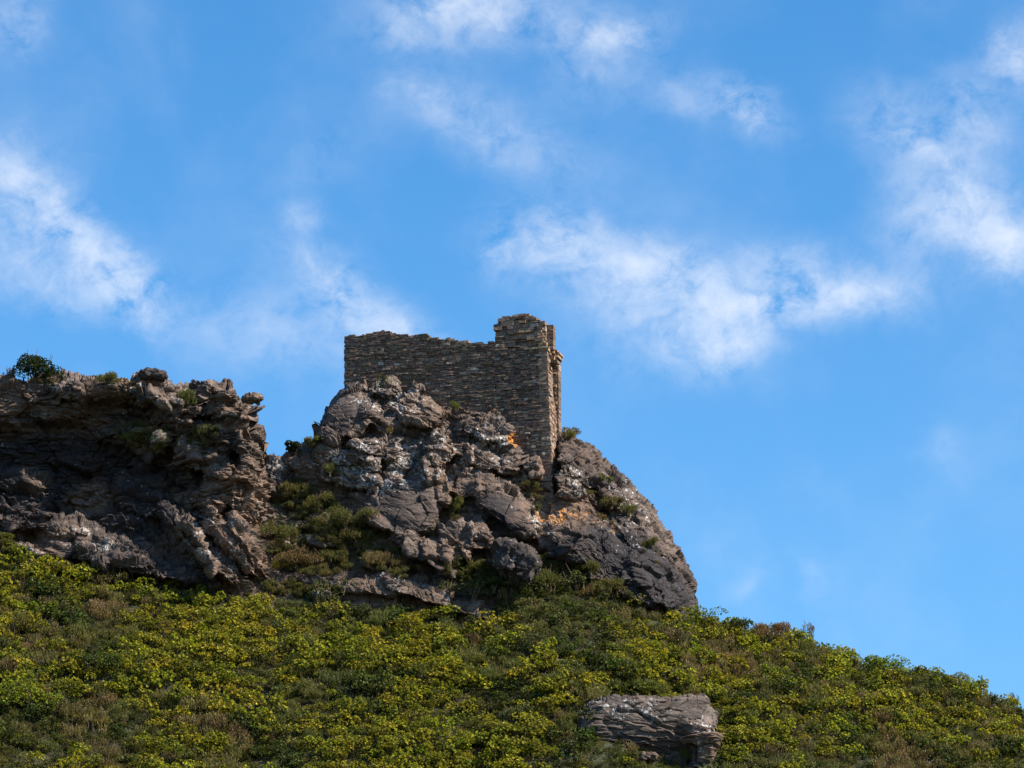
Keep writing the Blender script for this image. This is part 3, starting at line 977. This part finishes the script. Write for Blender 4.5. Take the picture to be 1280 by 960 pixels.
face(wb, wo + db * TH + dl * main_len, -dl, db, main_len, zb, lambda t: wtop(main_len - t) - .1, hmin=.12, hmax=.25, lmin=.3, lmax=.9)
core(wb, wo, dl, dn, main_len, zb, wtop, TH)
# loose cap stones along the broken top
for i in range(150):
    t = rs.uniform(0, main_len - .3)
    d = rs.uniform(.0, TH - .4)
    L = rs.uniform(.15, .5)
    h = rs.uniform(.05, .14)
    wb.stone(wo + dl * t - dn * (d + .35) + np.array([0, 0, wtop(t) - .08 + rs.uniform(-.04, .05)]), dl, dn, np.array([0, 0, 1.]), L, .35, h, scol(), .35)
wb.build('wall', STONE, ruin)
# the taller corner
tb = SB()
T2 = .75
ttop = lambda t: float(TOWER_TOP(t)) + .03 * math.sin(t * 17)
hc = wall_h(650, 437)
rough_top = lambda t, z: skip_hole(t, z)
twarm = lambda t, z: .12 if z > hc and rs.rand() < .4 else (.10 if t < .25 and rs.rand() < .5 else (.22 if z < 1.6 and rs.rand() < .25 else 0.0))
off = np.array([0, 0, 0])
face(tb, loc0, dl, dn, T_TW + .02, zb, lambda t: min(ttop(t), hc), skip=rough_top, warm=twarm, leanx=LEAN)
core(tb, loc0 + 0 * dn, dl, dn, T_TW, zb, lambda t: min(ttop(t), hc), TH, .08, 40, LEAN)
core(tb, loc0 - dn * .12 + dl * .02, dl, dn, T_TW - .1, hc - .3, ttop, T2, .08, 40, LEAN)
# upper broken part, set back a hand's width, of bigger lumpy stones
face(tb, loc0 - dn * .12 + dl * .06, dl, dn, T_TW - .06, hc, ttop, hmin=.12, hmax=.36, lmin=.25, lmax=.75, rough=.2, warm=lambda t, z: .3 if rs.rand() < .35 else 0.05, leanx=LEAN, k=1.25)
tb.stone(loc0 + dl * .1 + np.array([LEAN * 0, 0, hc - .05]), dl, dn, np.array([0, 0, 1.]), T_TW * .45, .08, .07, (.24, .2, .13), .1)
face(tb, loc0 + dl * T_TW, db, dl, T2, hc, lambda t: ttop(T_TW - .1))
face(tb, loc0 + db * T2 + dl * T_TW, -dl, db, T_TW, hc, lambda t: ttop(T_TW - t) - .1, hmin=.12, hmax=.25, lmin=.3, lmax=.9)
face(tb, loc0 + db * TH + dl * T_TW, -dl, db, T_TW, zb, lambda t: min(hc, ttop(T_TW - t) - .1), hmin=.12, hmax=.25, lmin=.3, lmax=.9)
for i in range(60):
    t = rs.uniform(0, T_TW - .3); d = rs.uniform(.0, T2 - .35)
    tb.stone(loc0 + dl * (t + LEAN * 7.5 * max(0, 1 - t / 4)) - dn * (d + .4) + np.array([0, 0, ttop(t) - .1 + rs.uniform(-.06, .08)]), dl, dn, np.array([0, 0, 1.]), rs.uniform(.2, .5), .4, rs.uniform(.08, .2), scol(.08, 1.2), .4)
tb.build('tower_corner', STONE, ruin)
# the broken right side: facing torn off high up, sound quoins lower down
rb = SB()
side_top = lambda t: hc - .1
lo_ = wall_h(686, 500)


def side_off(t, z):
    return 0


z = zb
up = np.array([0, 0, 1.0])
rd = -dl                                                 # to the right
while z < ttop(.2) - .1:
    H = rs.uniform(.08, .19)
    t = 0.0
    tmax = TH if z < hc else .32
    while t < tmax:
        L = rs.uniform(.2, .55)
        b = min(t + L, tmax)
        if z > hc: bulge = -.1 + rs.uniform(-.12, .12) - (z - hc) * .12
        elif z > hc - .7: bulge = .22 + rs.uniform(-.1, .16) if t > .5 else rs.uniform(-.05, .1)
        elif z > lo_: bulge = (-.16 if .3 < t < 1.1 else .02) + rs.uniform(-.1, .1)
        else: bulge = rs.uniform(-.03, .05)
        w = .75 if z > lo_ - .5 and rs.rand() < .6 else (.3 if rs.rand() < .3 else .1)
        o = loc0 + dl * (LEAN * z) + db * t + up * (z + .01) + dl * .45
        rb.stone(o, db, rd, up, b - t - .02, .45 + bulge, H - .02, scol(w * .7, 1.25), .28)
        t += L
    z += H
for (zz, tt, bb, ll) in ((hc - .12, .9, .42, .8), (hc - .05, .7, .36, .9), (hc - .3, 1.1, .36, .6)):
    rb.stone(loc0 + dl * (LEAN * zz) + db * tt + up * zz + dl * .3, db, rd, up, ll, .3 + bb, .1, scol(.4, 1.1), .3)
rb.build('broken_side', STONE, ruin)

# ------------------------------------------------------------------ shrubs
SPEC = {
    # dense rosettes of broad leaves on a rounded crown
    'spurge': dict(cols=[(.22, .26, .022), (.17, .225, .02), (.27, .27, .03), (.12, .17, .022), (.2, .215, .03)], ros=11, leaf=(.070, .021), n=108),
    'dark': dict(cols=[(.05, .085, .018), (.065, .105, .022), (.042, .065, .018)], ros=11, leaf=(.075, .022), n=95),
    'grey': dict(cols=[(.10, .13, .045), (.12, .145, .06), (.085, .11, .04)], ros=9, leaf=(.06, .016), n=150),
    'heath': dict(cols=[(.095, .12, .02), (.115, .135, .025), (.08, .105, .02), (.135, .13, .035)], ros=6, leaf=(.11, .009), n=260),
    'dry': dict(cols=[(.15, .11, .04), (.12, .10, .035), (.12, .13, .03), (.17, .14, .06)], ros=6, leaf=(.09, .011), n=200),
}


def foliage(rg, kind, w, d, h, dens=1.0, scale=1.0, tint=(1, 1, 1), lowc=False):
    """leaf quads of one shrub: V, F, colours (local coordinates, foot at 0)"""
    S = SPEC[kind]
    n = int(S['n'] * dens * (w * d) ** .85 * (0.55 + 0.45 * h) / scale ** 1.3)
    n = max(n, 10)
    # lobes so that the crown outline is uneven
    nl = 4 + int(w * d * 2)
    lc = np.stack([rg.uniform(-.36, .36, nl) * w, rg.uniform(-.36, .36, nl) * d, rg.uniform(.2, .68, nl) * h], 1)
    lr = rg.uniform(.16, .36, nl)
    if lowc:        # a low, wind-bent crown that leans to one side
        lc[:, 0] = np.linspace(-.38, .42, nl) * w
        lc[:, 2] = (.28 + .42 * np.exp(-((np.linspace(0, 1, nl) - .3) / .33) ** 2) * rg.uniform(.75, 1.1, nl)) * h
        lr = rg.uniform(.18, .32, nl)
        lc[::2, 2] *= .6
    k = rg.randint(0, nl, n)
    dirs = rg.normal(size=(n, 3)); dirs[:, 2] = np.abs(dirs[:, 2]) * .9 - .25
    dirs /= np.linalg.norm(dirs, axis=1, keepdims=True)
    rad = rg.uniform(.55, 1.0, n) ** .5
    p = lc[k] + dirs * (lr[k] * rad)[:, None] * np.array([w * .8, d * .8, h * .9])
    p[:, 2] = np.maximum(p[:, 2], .03)
    axis = dirs * .55 + np.array([0, 0, .8]) + rg.normal(size=(n, 3)) * .25
    if kind in ('heath', 'dry'): axis = dirs * .25 + np.array([0, 0, 1.0]) + rg.normal(size=(n, 3)) * .18
    axis /= np.linalg.norm(axis, axis=1, keepdims=True)
    m = S['ros']
    ref = np.where(np.abs(axis[:, 2:3]) > .9, np.array([[1., 0, 0]]), np.array([[0, 0, 1.]]))
    e1 = np.cross(axis, ref); e1 /= np.linalg.norm(e1, axis=1, keepdims=True)
    e2 = np.cross(axis, e1)
    L, Wd = S['leaf']; L *= scale; Wd *= scale
    ang = rg.uniform(0, 6.283, n)[:, None] + np.arange(m)[None, :] * (2 * math.pi / m) + rg.normal(size=(n, m)) * .3
    spread = rg.uniform(.15, 1.35, (n, m)) if kind in ('spurge', 'dark', 'grey') else rg.uniform(.1, .55, (n, m))
    out = (np.cos(ang)[..., None] * e1[:, None] + np.sin(ang)[..., None] * e2[:, None])
    ld = out * np.sin(spread)[..., None] + axis[:, None] * np.cos(spread)[..., None]
    side = np.cross(ld, axis[:, None] + .01 * out); sn = np.linalg.norm(side, axis=-1, keepdims=True); side = side / np.maximum(sn, 1e-3)
    ll = L * rg.uniform(.7, 1.3, (n, m, 1))
    base = np.broadcast_to(p[:, None], ld.shape)
    if kind in ('heath', 'dry'): base = base - axis[:, None] * rg.uniform(0, .22, (n, m, 1)) * scale
    ww = Wd * rg.uniform(.8, 1.2, (n, m, 1))
    v0 = base
    v1 = base + ld * ll * .55 + side * ww
    v2 = base + ld * ll
    v3 = base + ld * ll * .55 - side * ww
    V = np.stack([v0, v1, v2, v3], 2).reshape(-1, 3)
    F = np.arange(len(V)).reshape(-1, 4)
    pal = np.array(S['cols'])
    bc = pal[rg.randint(len(pal))]
    cl = .5 * bc + .5 * pal[rg.randint(0, len(pal), n)]
    cl = cl * rg.uniform(.6, 1.3, (n, 1)) * np.array(tint)
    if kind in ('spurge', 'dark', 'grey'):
        bright_tips = (rg.rand(n) < .5) & (rad > .8)  # young tips brighter; sunlit crown and shaded body painted into the leaf colour
        cl = cl * np.where(bright_tips, 1.55, .74)[:, None] * np.where(bright_tips[:, None], np.array([1.08, 1.03, .9]), np.array([.95, 1, 1]))
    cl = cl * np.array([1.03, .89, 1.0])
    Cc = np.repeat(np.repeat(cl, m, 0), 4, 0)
    return V, F, Cc


def sticks(rg, w, d, h, n=7, r=.018, col=(.12, .09, .06)):
    V = []; F = []; b = 0
    for i in range(n):
        p0 = np.array([rg.uniform(-.08, .08) * w, rg.uniform(-.08, .08) * d, -.15])
        p3 = np.array([rg.uniform(-.4, .4) * w, rg.uniform(-.4, .4) * d, rg.uniform(.6, .95) * h])
        p1 = p0 + (p3 - p0) * .4 + rg.normal(size=3) * .06 * w
        pts = [p0, p1, p3]
        for s, (q, rr) in enumerate(zip(pts, (r, r * .7, r * .25))):
            for a in range(4):
                t = a * math.pi / 2
                V.append(q + np.array([math.cos(t) * rr, math.sin(t) * rr, 0]))
        for s in range(2):
            for a in range(4):
                a2 = (a + 1) % 4
                F.append([b + s * 4 + a, b + s * 4 + a2, b + s * 4 + 4 + a2, b + s * 4 + 4 + a])
        b += 12
    V = np.array(V); F = np.array(F)
    return V, F, np.tile(np.array(col), (len(V), 1))


# ---- the maquis that covers the slope, too dense to count
rg = np.random.RandomState(77)
VV, FF, CCo = [], [], []
SV, SF, SC = [], [], []
nv = 0; ns = 0
kind_noise = lambda x, y, s, f: fbm(np.array([x * f]), np.array([y * f]), np.array([0.]), 3, s)[0]
ystep = .55
placed = 0
LIB = {}
for kd in SPEC:
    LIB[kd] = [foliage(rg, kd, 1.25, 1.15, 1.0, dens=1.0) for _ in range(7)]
SLIB = [sticks(rg, 1.2, 1.1, .9, 6, .014) for _ in range(6)]
_uu, _vv = np.meshgrid(np.arange(-80, 876, 4.0), np.arange(400, 804, 4.0))
RD = np.where(_uu < 343, np.where(_vv > interp(_uu, CR_TOP), cr_depth(_uu, _vv), 999.), np.where(_vv > interp(_uu, OUT_TOP), out_depth(_uu, _vv), 999.))
y = 174.0
while y < 204:
    x = -34 + rg.uniform(0, .5)
    while x < 38:
        px = x + rg.uniform(-.33, .33); py = y + rg.uniform(-.3, .3)
        x += rg.uniform(.58, .88)
        pz = float(terr(px, py))
        u, v = proj(np.array([px, py, pz]))
        if u < -60 or u > 1340 or v > 1005: continue
        # bare where rock stands, and where the great boulder lies
        if u < 872 and py > RD[min(max(int((v - 400) / 4), 0), 100), min(max(int((u + 80) / 4), 0), 238)] - .15: continue
        if py > YA + 4: continue
        if 728 < u < 893 and FBY + .2 < py < FBY + (2.9 if u > 760 else 1.5): continue
        low_ones = 735 < u < 880 and FBY - 2.2 < py <= FBY + .3
        a = kind_noise(px, py, 300, .28) + rg.normal() * .16
        b = kind_noise(px, py, 310, .22) + rg.normal() * .14
        if b > .44: kd = 'dry'
        elif a > -.15: kd = 'spurge'
        elif a > -.32: kd = 'heath'
        elif b < -.1: kd = 'grey'
        else: kd = 'dark'
        if u > 860 and rg.rand() < .2: kd = ('dry', 'heath', 'dark')[rg.randint(3)]
        if 560 < u < 800 and v < 800 and rg.rand() < .65: kd = ('grey', 'heath', 'grey')[rg.randint(3)]
        s = rg.uniform(.62, 1.42) * (1 + .25 * kind_noise(px, py, 320, .35))
        if kd in ('heath', 'grey'): s *= .85
        if low_ones: s *= .55
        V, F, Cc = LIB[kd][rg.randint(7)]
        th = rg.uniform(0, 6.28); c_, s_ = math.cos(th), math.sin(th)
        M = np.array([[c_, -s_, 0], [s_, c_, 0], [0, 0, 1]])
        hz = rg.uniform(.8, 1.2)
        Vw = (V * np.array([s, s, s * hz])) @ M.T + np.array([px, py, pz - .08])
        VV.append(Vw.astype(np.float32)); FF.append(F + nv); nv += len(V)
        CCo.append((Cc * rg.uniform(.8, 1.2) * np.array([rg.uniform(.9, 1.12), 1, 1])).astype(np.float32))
        if rg.rand() < .5:
            V2, F2, C2 = SLIB[rg.randint(6)]
            SV.append((V2 * s) @ M.T + np.array([px, py, pz - .05])); SF.append(F2 + ns); SC.append(C2); ns += len(V2)
        placed += 1
        # fine undergrowth between the bushes, tinted darker for the shade in the gaps
        for q in range(6 if low_ones else 3):
            qx = px + rg.uniform(-.5, .5); qy = py + rg.uniform(-.45, .45)
            if 750 < u < 893 and FBY + .5 < qy < FBY + 2.4: continue
            qx += 0.0
            V, F, Cc = LIB[('heath', 'heath', 'grey', 'dry', 'heath', 'spurge', 'dark')[rg.randint(7)]][rg.randint(7)]
            F = F[:len(F) // 2]; V = V[:len(F) * 4]; Cc = Cc[:len(V)]
            s3 = rg.uniform(.4, .62) * (.7 if low_ones else 1)
            Vw = (V * np.array([s3 * 1.4, s3 * 1.4, s3 * .9])) @ M.T + np.array([qx, qy, float(terr(qx, qy)) - .06])
            VV.append(Vw.astype(np.float32)); FF.append(F + nv); nv += len(V); CCo.append((Cc * .72).astype(np.float32))
    y += ystep
print('scrub plants', placed, 'leaf quads', sum(len(f) for f in FF))
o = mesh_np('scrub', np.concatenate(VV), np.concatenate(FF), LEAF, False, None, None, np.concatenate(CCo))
tag(o, 'dense yellow-green maquis scrub covering the whole slope', None, kind='stuff')
o2 = mesh_np('twigs', np.concatenate(SV), np.concatenate(SF), BARK, False, None, o, np.concatenate(SC))
o2['kind'] = 'stuff'


def shrub(name, label, kind, u, v, w, h, Y=None, where='slope', seed=0, dens=1.2, scale=1.0, tint=(1, 1, 1), d=None, cat='shrub', group=None, stems=7, lowc=False):
    """one shrub of its own; (u, v) is where its foot stands in the photo, sizes in metres"""
    r_ = np.random.RandomState(1000 + seed)
    if Y is None:
        if where == 'slope': Y = slope_depth(u, v)
        elif where == 'outcrop': Y = od(u, v) - .15
        else: Y = cd(u, v) - .15
    p = at(u, v, Y)
    root = empty(name, tuple(p))
    d = d or w * .9
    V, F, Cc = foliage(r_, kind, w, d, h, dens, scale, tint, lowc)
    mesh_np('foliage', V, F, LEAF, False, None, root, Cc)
    V, F, Cc = sticks(r_, w, d, h, stems, .02 * max(.6, w))
    mesh_np('stem', V, F, BARK, False, None, root, Cc)
    tag(root, label, cat, group)
    return root


SK = 'shrubs standing out on the skyline of the right-hand ridge'
CL = 'plants rooted in the ledges of the left cliff'
GU = 'bushes growing in the gully between cliff and outcrop'
OC = 'small plants growing on the outcrop'
FO = 'bushes massed at the foot of the outcrop'
SLp = 'shrubs that stand out from the scrub on the slope'
DK = (.45, .5, .6)
shrub('shrub', 'dark leafy evergreen bush on the top edge of the left cliff against the sky', 'dark', 46, 484, 2.1, 2.3, Y=199.3, seed=15, dens=4.5, scale=.85, tint=DK, group=None, stems=4, lowc=True)
shrub('shrub', 'small dark round shrub in the saddle between the cliff and the outcrop', 'dark', 369, 568, 1.15, .95, Y=od(369, 572) + .35, seed=2, dens=4.5, tint=DK, stems=4)
shrub('grass_clump', 'thin pale wispy grass at the left end of the cliff top', 'dry', 12, 470, .8, .55, Y=199.0, seed=3, dens=.9, cat='grass')
shrub('shrub', 'low olive bush on the cliff top left of the dark pointed boulder', 'heath', 135, 478, 1.0, .6, where='crag', seed=4, dens=2, group=CL)
shrub('shrub', 'olive-green bush slanting down the notch behind the cliff-top block', 'heath', 234, 512, 1.3, 1.2, where='crag', seed=5, dens=2.2, tint=(.8, .9, .8), group=CL)
shrub('shrub', 'bright green plant in the middle of the grassy cliff ledge', 'heath', 162, 549, .9, .5, where='crag', seed=6, dens=2.2, tint=(1.0, 1.3, .8), group=CL)
shrub('shrub', 'wide grey-green bush on the grassy cliff ledge', 'grey', 195, 552, 1.5, .55, where='crag', seed=7, dens=1.8, tint=(.8, .9, .8), group=CL)
shrub('shrub', 'yellowish bush near the right end of the grassy cliff ledge', 'dry', 252, 545, 1.2, .6, where='crag', seed=8, dens=2, tint=(.7, .9, .6), group=CL)
shrub('shrub', 'small yellow-green sprig on the cliff face under the ledge', 'heath', 238, 594, .45, .8, where='crag', seed=9, dens=3, tint=(1.1, 1.1, .7), group=CL)
for i, (u, v, w, h, kd, lb) in enumerate([
        (372, 625, 1.4, .9, 'heath', 'olive bush highest in the gully beside the rusty cliff edge'),
        (402, 640, 1.5, 1.0, 'heath', 'rounded olive bush in the upper middle of the gully'),
        (432, 660, 1.5, 1.1, 'heath', 'upright green bush beside the big smooth dark rock face'),
        (350, 680, 1.3, 1.0, 'heath', 'green bush at the foot of the rusty cliff edge'),
        (375, 712, 1.9, 1.0, 'dry', 'low brownish bush at the bottom left of the gully'),
        (448, 688, 1.4, 1.0, 'heath', 'bush above the dark block in the lower gully'),
        (484, 716, 1.5, 1.0, 'dry', 'brownish bush tucked under the slanting slab'),
        (410, 705, 1.3, .7, 'heath', 'low bush left of the dark block in the lower gully'),
        (462, 648, .9, .6, 'heath', 'small bush at the lower edge of the smooth dark rock face')]):
    shrub('bush', lb, kd, u, v, w * 1.35, h * 1.15, where='outcrop', seed=20 + i, dens=1.5, tint=(.95, .9, .85), group=GU)
for i, (u, v, w, h, kd, lb, ti) in enumerate([
        (388, 556, 1.2, .45, 'heath', 'low green bush on the saddle at the left shoulder of the outcrop', (1, 1, .8)),
        (413, 592, .7, .6, 'heath', 'small bush on the pale lichen-covered rocks above the gully', (1, 1, .9)),
        (437, 618, .6, .35, 'spurge', 'tiny yellow-green plant in the pale rocks above the gully', (.8, .8, .8)),
        (487, 542, .35, .5, 'dry', 'ochre tuft in a crack of the upper outcrop', (1, 1, .6)),
        (570, 510, .6, .35, 'heath', 'small green tuft under the wall above the blocks', (1, 1.1, .7)),
        (566, 645, 1.1, 1.1, 'heath', 'olive bush in the cleft beside the smooth dark rock face', (1, .95, .8)),
        (662, 618, 1.0, .8, 'dry', 'brownish bush beneath the rounded boulder by the wall', (.7, .8, .5)),
        (668, 640, .7, .6, 'heath', 'small dark bush left of the orange lichen ledge', (.7, .7, .7)),
        (628, 690, .9, .8, 'heath', 'green plant in the gap behind the dark wedge boulder', (1, 1, .9)),
        (710, 545, .9, .5, 'dry', 'yellowish grass tuft at the right foot of the wall against the sky', (1.2, 1.2, .8)),
        (756, 605, 1.0, .6, 'heath', 'low green bush on the upper right shoulder of the outcrop', (.8, .85, .7)),
        (764, 633, 1.2, .6, 'dry', 'olive-brown bush on the right shoulder ledge', (.7, .85, .6)),
        (786, 641, .9, .4, 'heath', 'small green mat at the end of the right shoulder ledge', (1, 1, .7)),
        (812, 683, .9, .5, 'heath', 'small olive plant low on the right flank of the outcrop', (.9, .8, .7)),
        (752, 648, .6, .35, 'dry', 'tiny ochre tuft among the orange lichen', (1, .9, .6))]):
    shrub('bush', lb, kd, u, v, w, h, where='outcrop', seed=40 + i, dens=2.0, tint=ti, group=OC)
for i, (u, v, w, h, kd, lb) in enumerate([
        (412, 752, 2.3, 1.1, 'grey', 'broad grey-green bush below the gully with a pale rock in it'),
        (590, 752, 1.9, 1.2, 'grey', 'green bush at the lower end of the slab tongue'),
        (560, 742, 1.2, .8, 'grey', 'small grey-green bush above the slab tongue'),
        (618, 738, 1.4, 1.0, 'dark', 'deep green bush in front of the dark wedge boulder'),
        (650, 748, 1.8, 1.1, 'grey', 'wide grey-green bush right of the dark wedge boulder'),
        (690, 742, 1.9, 1.5, 'heath', 'feathery grey-green bush reaching highest against the right flank'),
        (720, 738, 1.9, 1.4, 'grey', 'pale grey-green bush beside the tallest feathery bush'),
        (755, 748, 1.7, 1.1, 'heath', 'feathery bush under the black part of the right flank'),
        (800, 762, 1.5, .9, 'spurge', 'bright leafy bush at the low right corner of the outcrop'),
        (840, 778, 1.5, .9, 'spurge', 'yellow-green bush just left of where outcrop and skyline meet'),
        (115, 722, 1.4, .9, 'spurge', 'bright yellow-green bush poking up before the foot of the left cliff'),
        (255, 748, 1.0, .9, 'dark', 'small deep green bush below the slanting pale slabs')]):
    shrub('bush', lb, kd, u, v, w, h, seed=70 + i, dens=1.4, Y=min(slope_depth(u, v), 196.6), group=FO)
for i, (u, v, w, h, kd, lb, ti) in enumerate([
        (884, 780, 1.5, 1.0, 'spurge', 'leafy bush on the skyline right next to the outcrop', (.8, .9, .9)),
        (932, 790, 1.3, 1.0, 'dark', 'dark knobbly bush on the skyline left of the russet bush', (.9, .9, .9)),
        (964, 796, 1.6, 1.05, 'dry', 'russet dry bush on the skyline', (1.2, .9, .8)),
        (994, 806, .5, 1.0, 'dark', 'narrow dark green bush on the skyline right of the russet bush', (.8, .9, .8)),
        (1050, 832, 1.5, 1.2, 'spurge', 'rounded green bush in the middle of the skyline', (.8, .9, .9)),
        (1070, 838, .5, 1.3, 'dry', 'thin bare twiggy shrub on the middle skyline', (.6, .6, .6)),
        (1112, 846, 2.2, 1.35, 'spurge', 'largest dense green bush on the right skyline', (.75, .95, .9)),
        (1140, 850, 1.4, 1.0, 'dark', 'dark green bush just right of the largest skyline bush', (1, 1, 1)),
        (1165, 852, 1.1, 1.05, 'spurge', 'bright green bush beyond the gap on the right skyline', (.8, 1, .9)),
        (1190, 858, 1.3, .9, 'grey', 'grey-green bush at the shoulder where the skyline drops', (1, 1, 1)),
        (1245, 886, .5, 1.1, 'dark', 'small dark upright shrub on the skyline near the right edge', (.6, .7, .7)),
        (1268, 894, .9, .7, 'dark', 'low dark bush at the right end of the skyline', (.7, .7, .7))]):
    shrub('shrub', lb, kd, u, v + 4, w * 1.15, h * 1.0, seed=90 + i, dens=1.9, scale=.85, Y=197.6, tint=ti, group=SK)
for i, (u, v, w, h, kd, lb, ti) in enumerate([
        (40, 892, 3.0, 1.7, 'spurge', 'big round bright green bush near the left edge of the slope', (.85, 1.05, .9)),
        (122, 852, 2.8, 1.6, 'dark', 'broad dark bush with a deep shadow in the left part of the slope', (1.1, 1.1, .9)),
        (12, 715, 1.6, 1.0, 'spurge', 'bright bush in front of the cliff foot at the left edge', (.9, 1, .9)),
        (870, 838, 2.0, 1.3, 'spurge', 'green bush above the right end of the huge boulder', (.9, 1, .9)),
        (855, 822, 1.6, 1.2, 'dark', 'dark green bush in the hollow under the right end of the outcrop', (.8, .8, .8)),
        (645, 905, 1.8, 1.0, 'heath', 'feathery dark bush in the shadow left of the huge boulder', (.7, .75, .8)),
        (925, 935, 1.7, 1.2, 'spurge', 'yellow-green bush touching the right end of the huge boulder', (1, 1, 1)),
        (790, 964, 1.2, .7, 'spurge', 'yellow-green bush growing below the overhang of the huge boulder', (.9, .9, .9)),
        (850, 955, .9, .8, 'heath', 'small olive bush in front of the right end of the huge boulder', (1, 1, .9)),
        (1110, 905, 2.2, 1.2, 'spurge', 'bright yellow-green bush in the middle of the right-hand slope', (1.05, 1.1, 1)),
        (1250, 950, 2.0, 1.2, 'dark', 'dark green bush low at the right edge of the slope', (.8, .8, .8)),
        (800, 866, 1.6, .9, 'heath', 'feathery green bush directly behind the top of the huge boulder', (1, 1.1, .9))]):
    shrub('shrub', lb, kd, u, v, w, h, seed=120 + i, dens=1.5, tint=ti, group=SLp)

# ---- low scrub and grass on the ledges and in the gully, too dense to count
rg = np.random.RandomState(99)
AREAS = [  # middle, radii, turn, how many, kinds, size, surface
    (372, 630, 28, 20, 30, 26, 'hhg', .5, 'o'), (412, 658, 54, 24, 32, 62, 'hhdg', .55, 'o'), (385, 700, 56, 20, 10, 70, 'hdhg', .55, 'o'),
    (470, 690, 52, 20, 38, 70, 'hhd', .5, 'o'), (372, 738, 44, 10, 6, 40, 'hgdh', .5, 'o'), (478, 712, 26, 8, 30, 14, 'dh', .4, 'o'),
    (590, 722, 34, 14, 10, 60, 'ghg', .6, 'o'), (640, 736, 50, 14, 0, 80, 'ghg', .6, 'o'), (705, 722, 46, 18, 14, 100, 'ghh', .65, 'o'),
    (765, 748, 44, 12, 24, 60, 'ghs', .5, 'o'), (628, 688, 14, 14, 0, 14, 'hg', .4, 'o'), (568, 640, 14, 18, 0, 14, 'hd', .35, 'o'),
    (668, 615, 22, 10, 20, 16, 'dd', .3, 'o'), (765, 632, 34, 8, 22, 22, 'dh', .3, 'o'), (392, 556, 22, 6, -8, 14, 'hd', .25, 'o'),
    (478, 472, 18, 4, 0, 7, 'h', .2, 'o'), (718, 545, 14, 6, 35, 10, 'd', .3, 'o'), (812, 690, 20, 8, 50, 8, 'dh', .25, 'o'), (740, 650, 40, 10, 20, 12, 'd', .2, 'o'),
    (190, 550, 70, 16, 5, 70, 'hhgd', .38, 'c'), (250, 545, 26, 18, 30, 22, 'hd', .35, 'c'), (140, 478, 30, 6, 0, 14, 'hd', .25, 'c'), (60, 476, 40, 5, 0, 12, 'dh', .2, 'c'),
    (234, 505, 14, 14, 40, 14, 'hg', .35, 'c'), (240, 600, 8, 12, 0, 6, 'h', .25, 'c'), (10, 686, 24, 12, 20, 26, 'sh', .5, 'c'), (345, 690, 8, 30, 0, 14, 'hs', .45, 'c'),
]
KD = {'h': 'heath', 'g': 'grey', 'd': 'dry', 's': 'spurge', 'k': 'dark'}
VV, FF, CCo = [], [], []; nv = 0
for (cu, cv, ru, rv, an, n, kk, sz, wh) in AREAS:
    q = rg.uniform(-1, 1, (n * 2, 2)); q = q[(q ** 2).sum(1) < 1][:n]
    ca, sa = math.cos(R(an)), math.sin(R(an))
    uu = cu + q[:, 0] * ru * ca - q[:, 1] * rv * sa
    vv = cv + q[:, 0] * ru * sa + q[:, 1] * rv * ca
    Yd = (out_depth if wh == 'o' else cr_depth)(uu, vv)
    P = at(uu, vv, Yd - .1)
    for p in P:
        V, F, Cc = LIB[KD[kk[rg.randint(len(kk))]]][rg.randint(7)]
        s_ = sz * rg.uniform(.6, 1.35)
        th = rg.uniform(0, 6.28); c0, s0 = math.cos(th), math.sin(th)
        M = np.array([[c0, -s0, 0], [s0, c0, 0], [0, 0, 1]])
        VV.append(((V * np.array([s_, s_, s_ * rg.uniform(.7, 1.1)])) @ M.T + p).astype(np.float32))
        FF.append(F + nv); nv += len(V); CCo.append((Cc * rg.uniform(.75, 1.15) * np.array([.95, .9, .9])).astype(np.float32))
o = mesh_np('ledge_scrub', np.concatenate(VV), np.concatenate(FF), LEAF, False, None, None, np.concatenate(CCo))
tag(o, 'low olive scrub and grass filling the gully and rock ledges', None, kind='stuff')
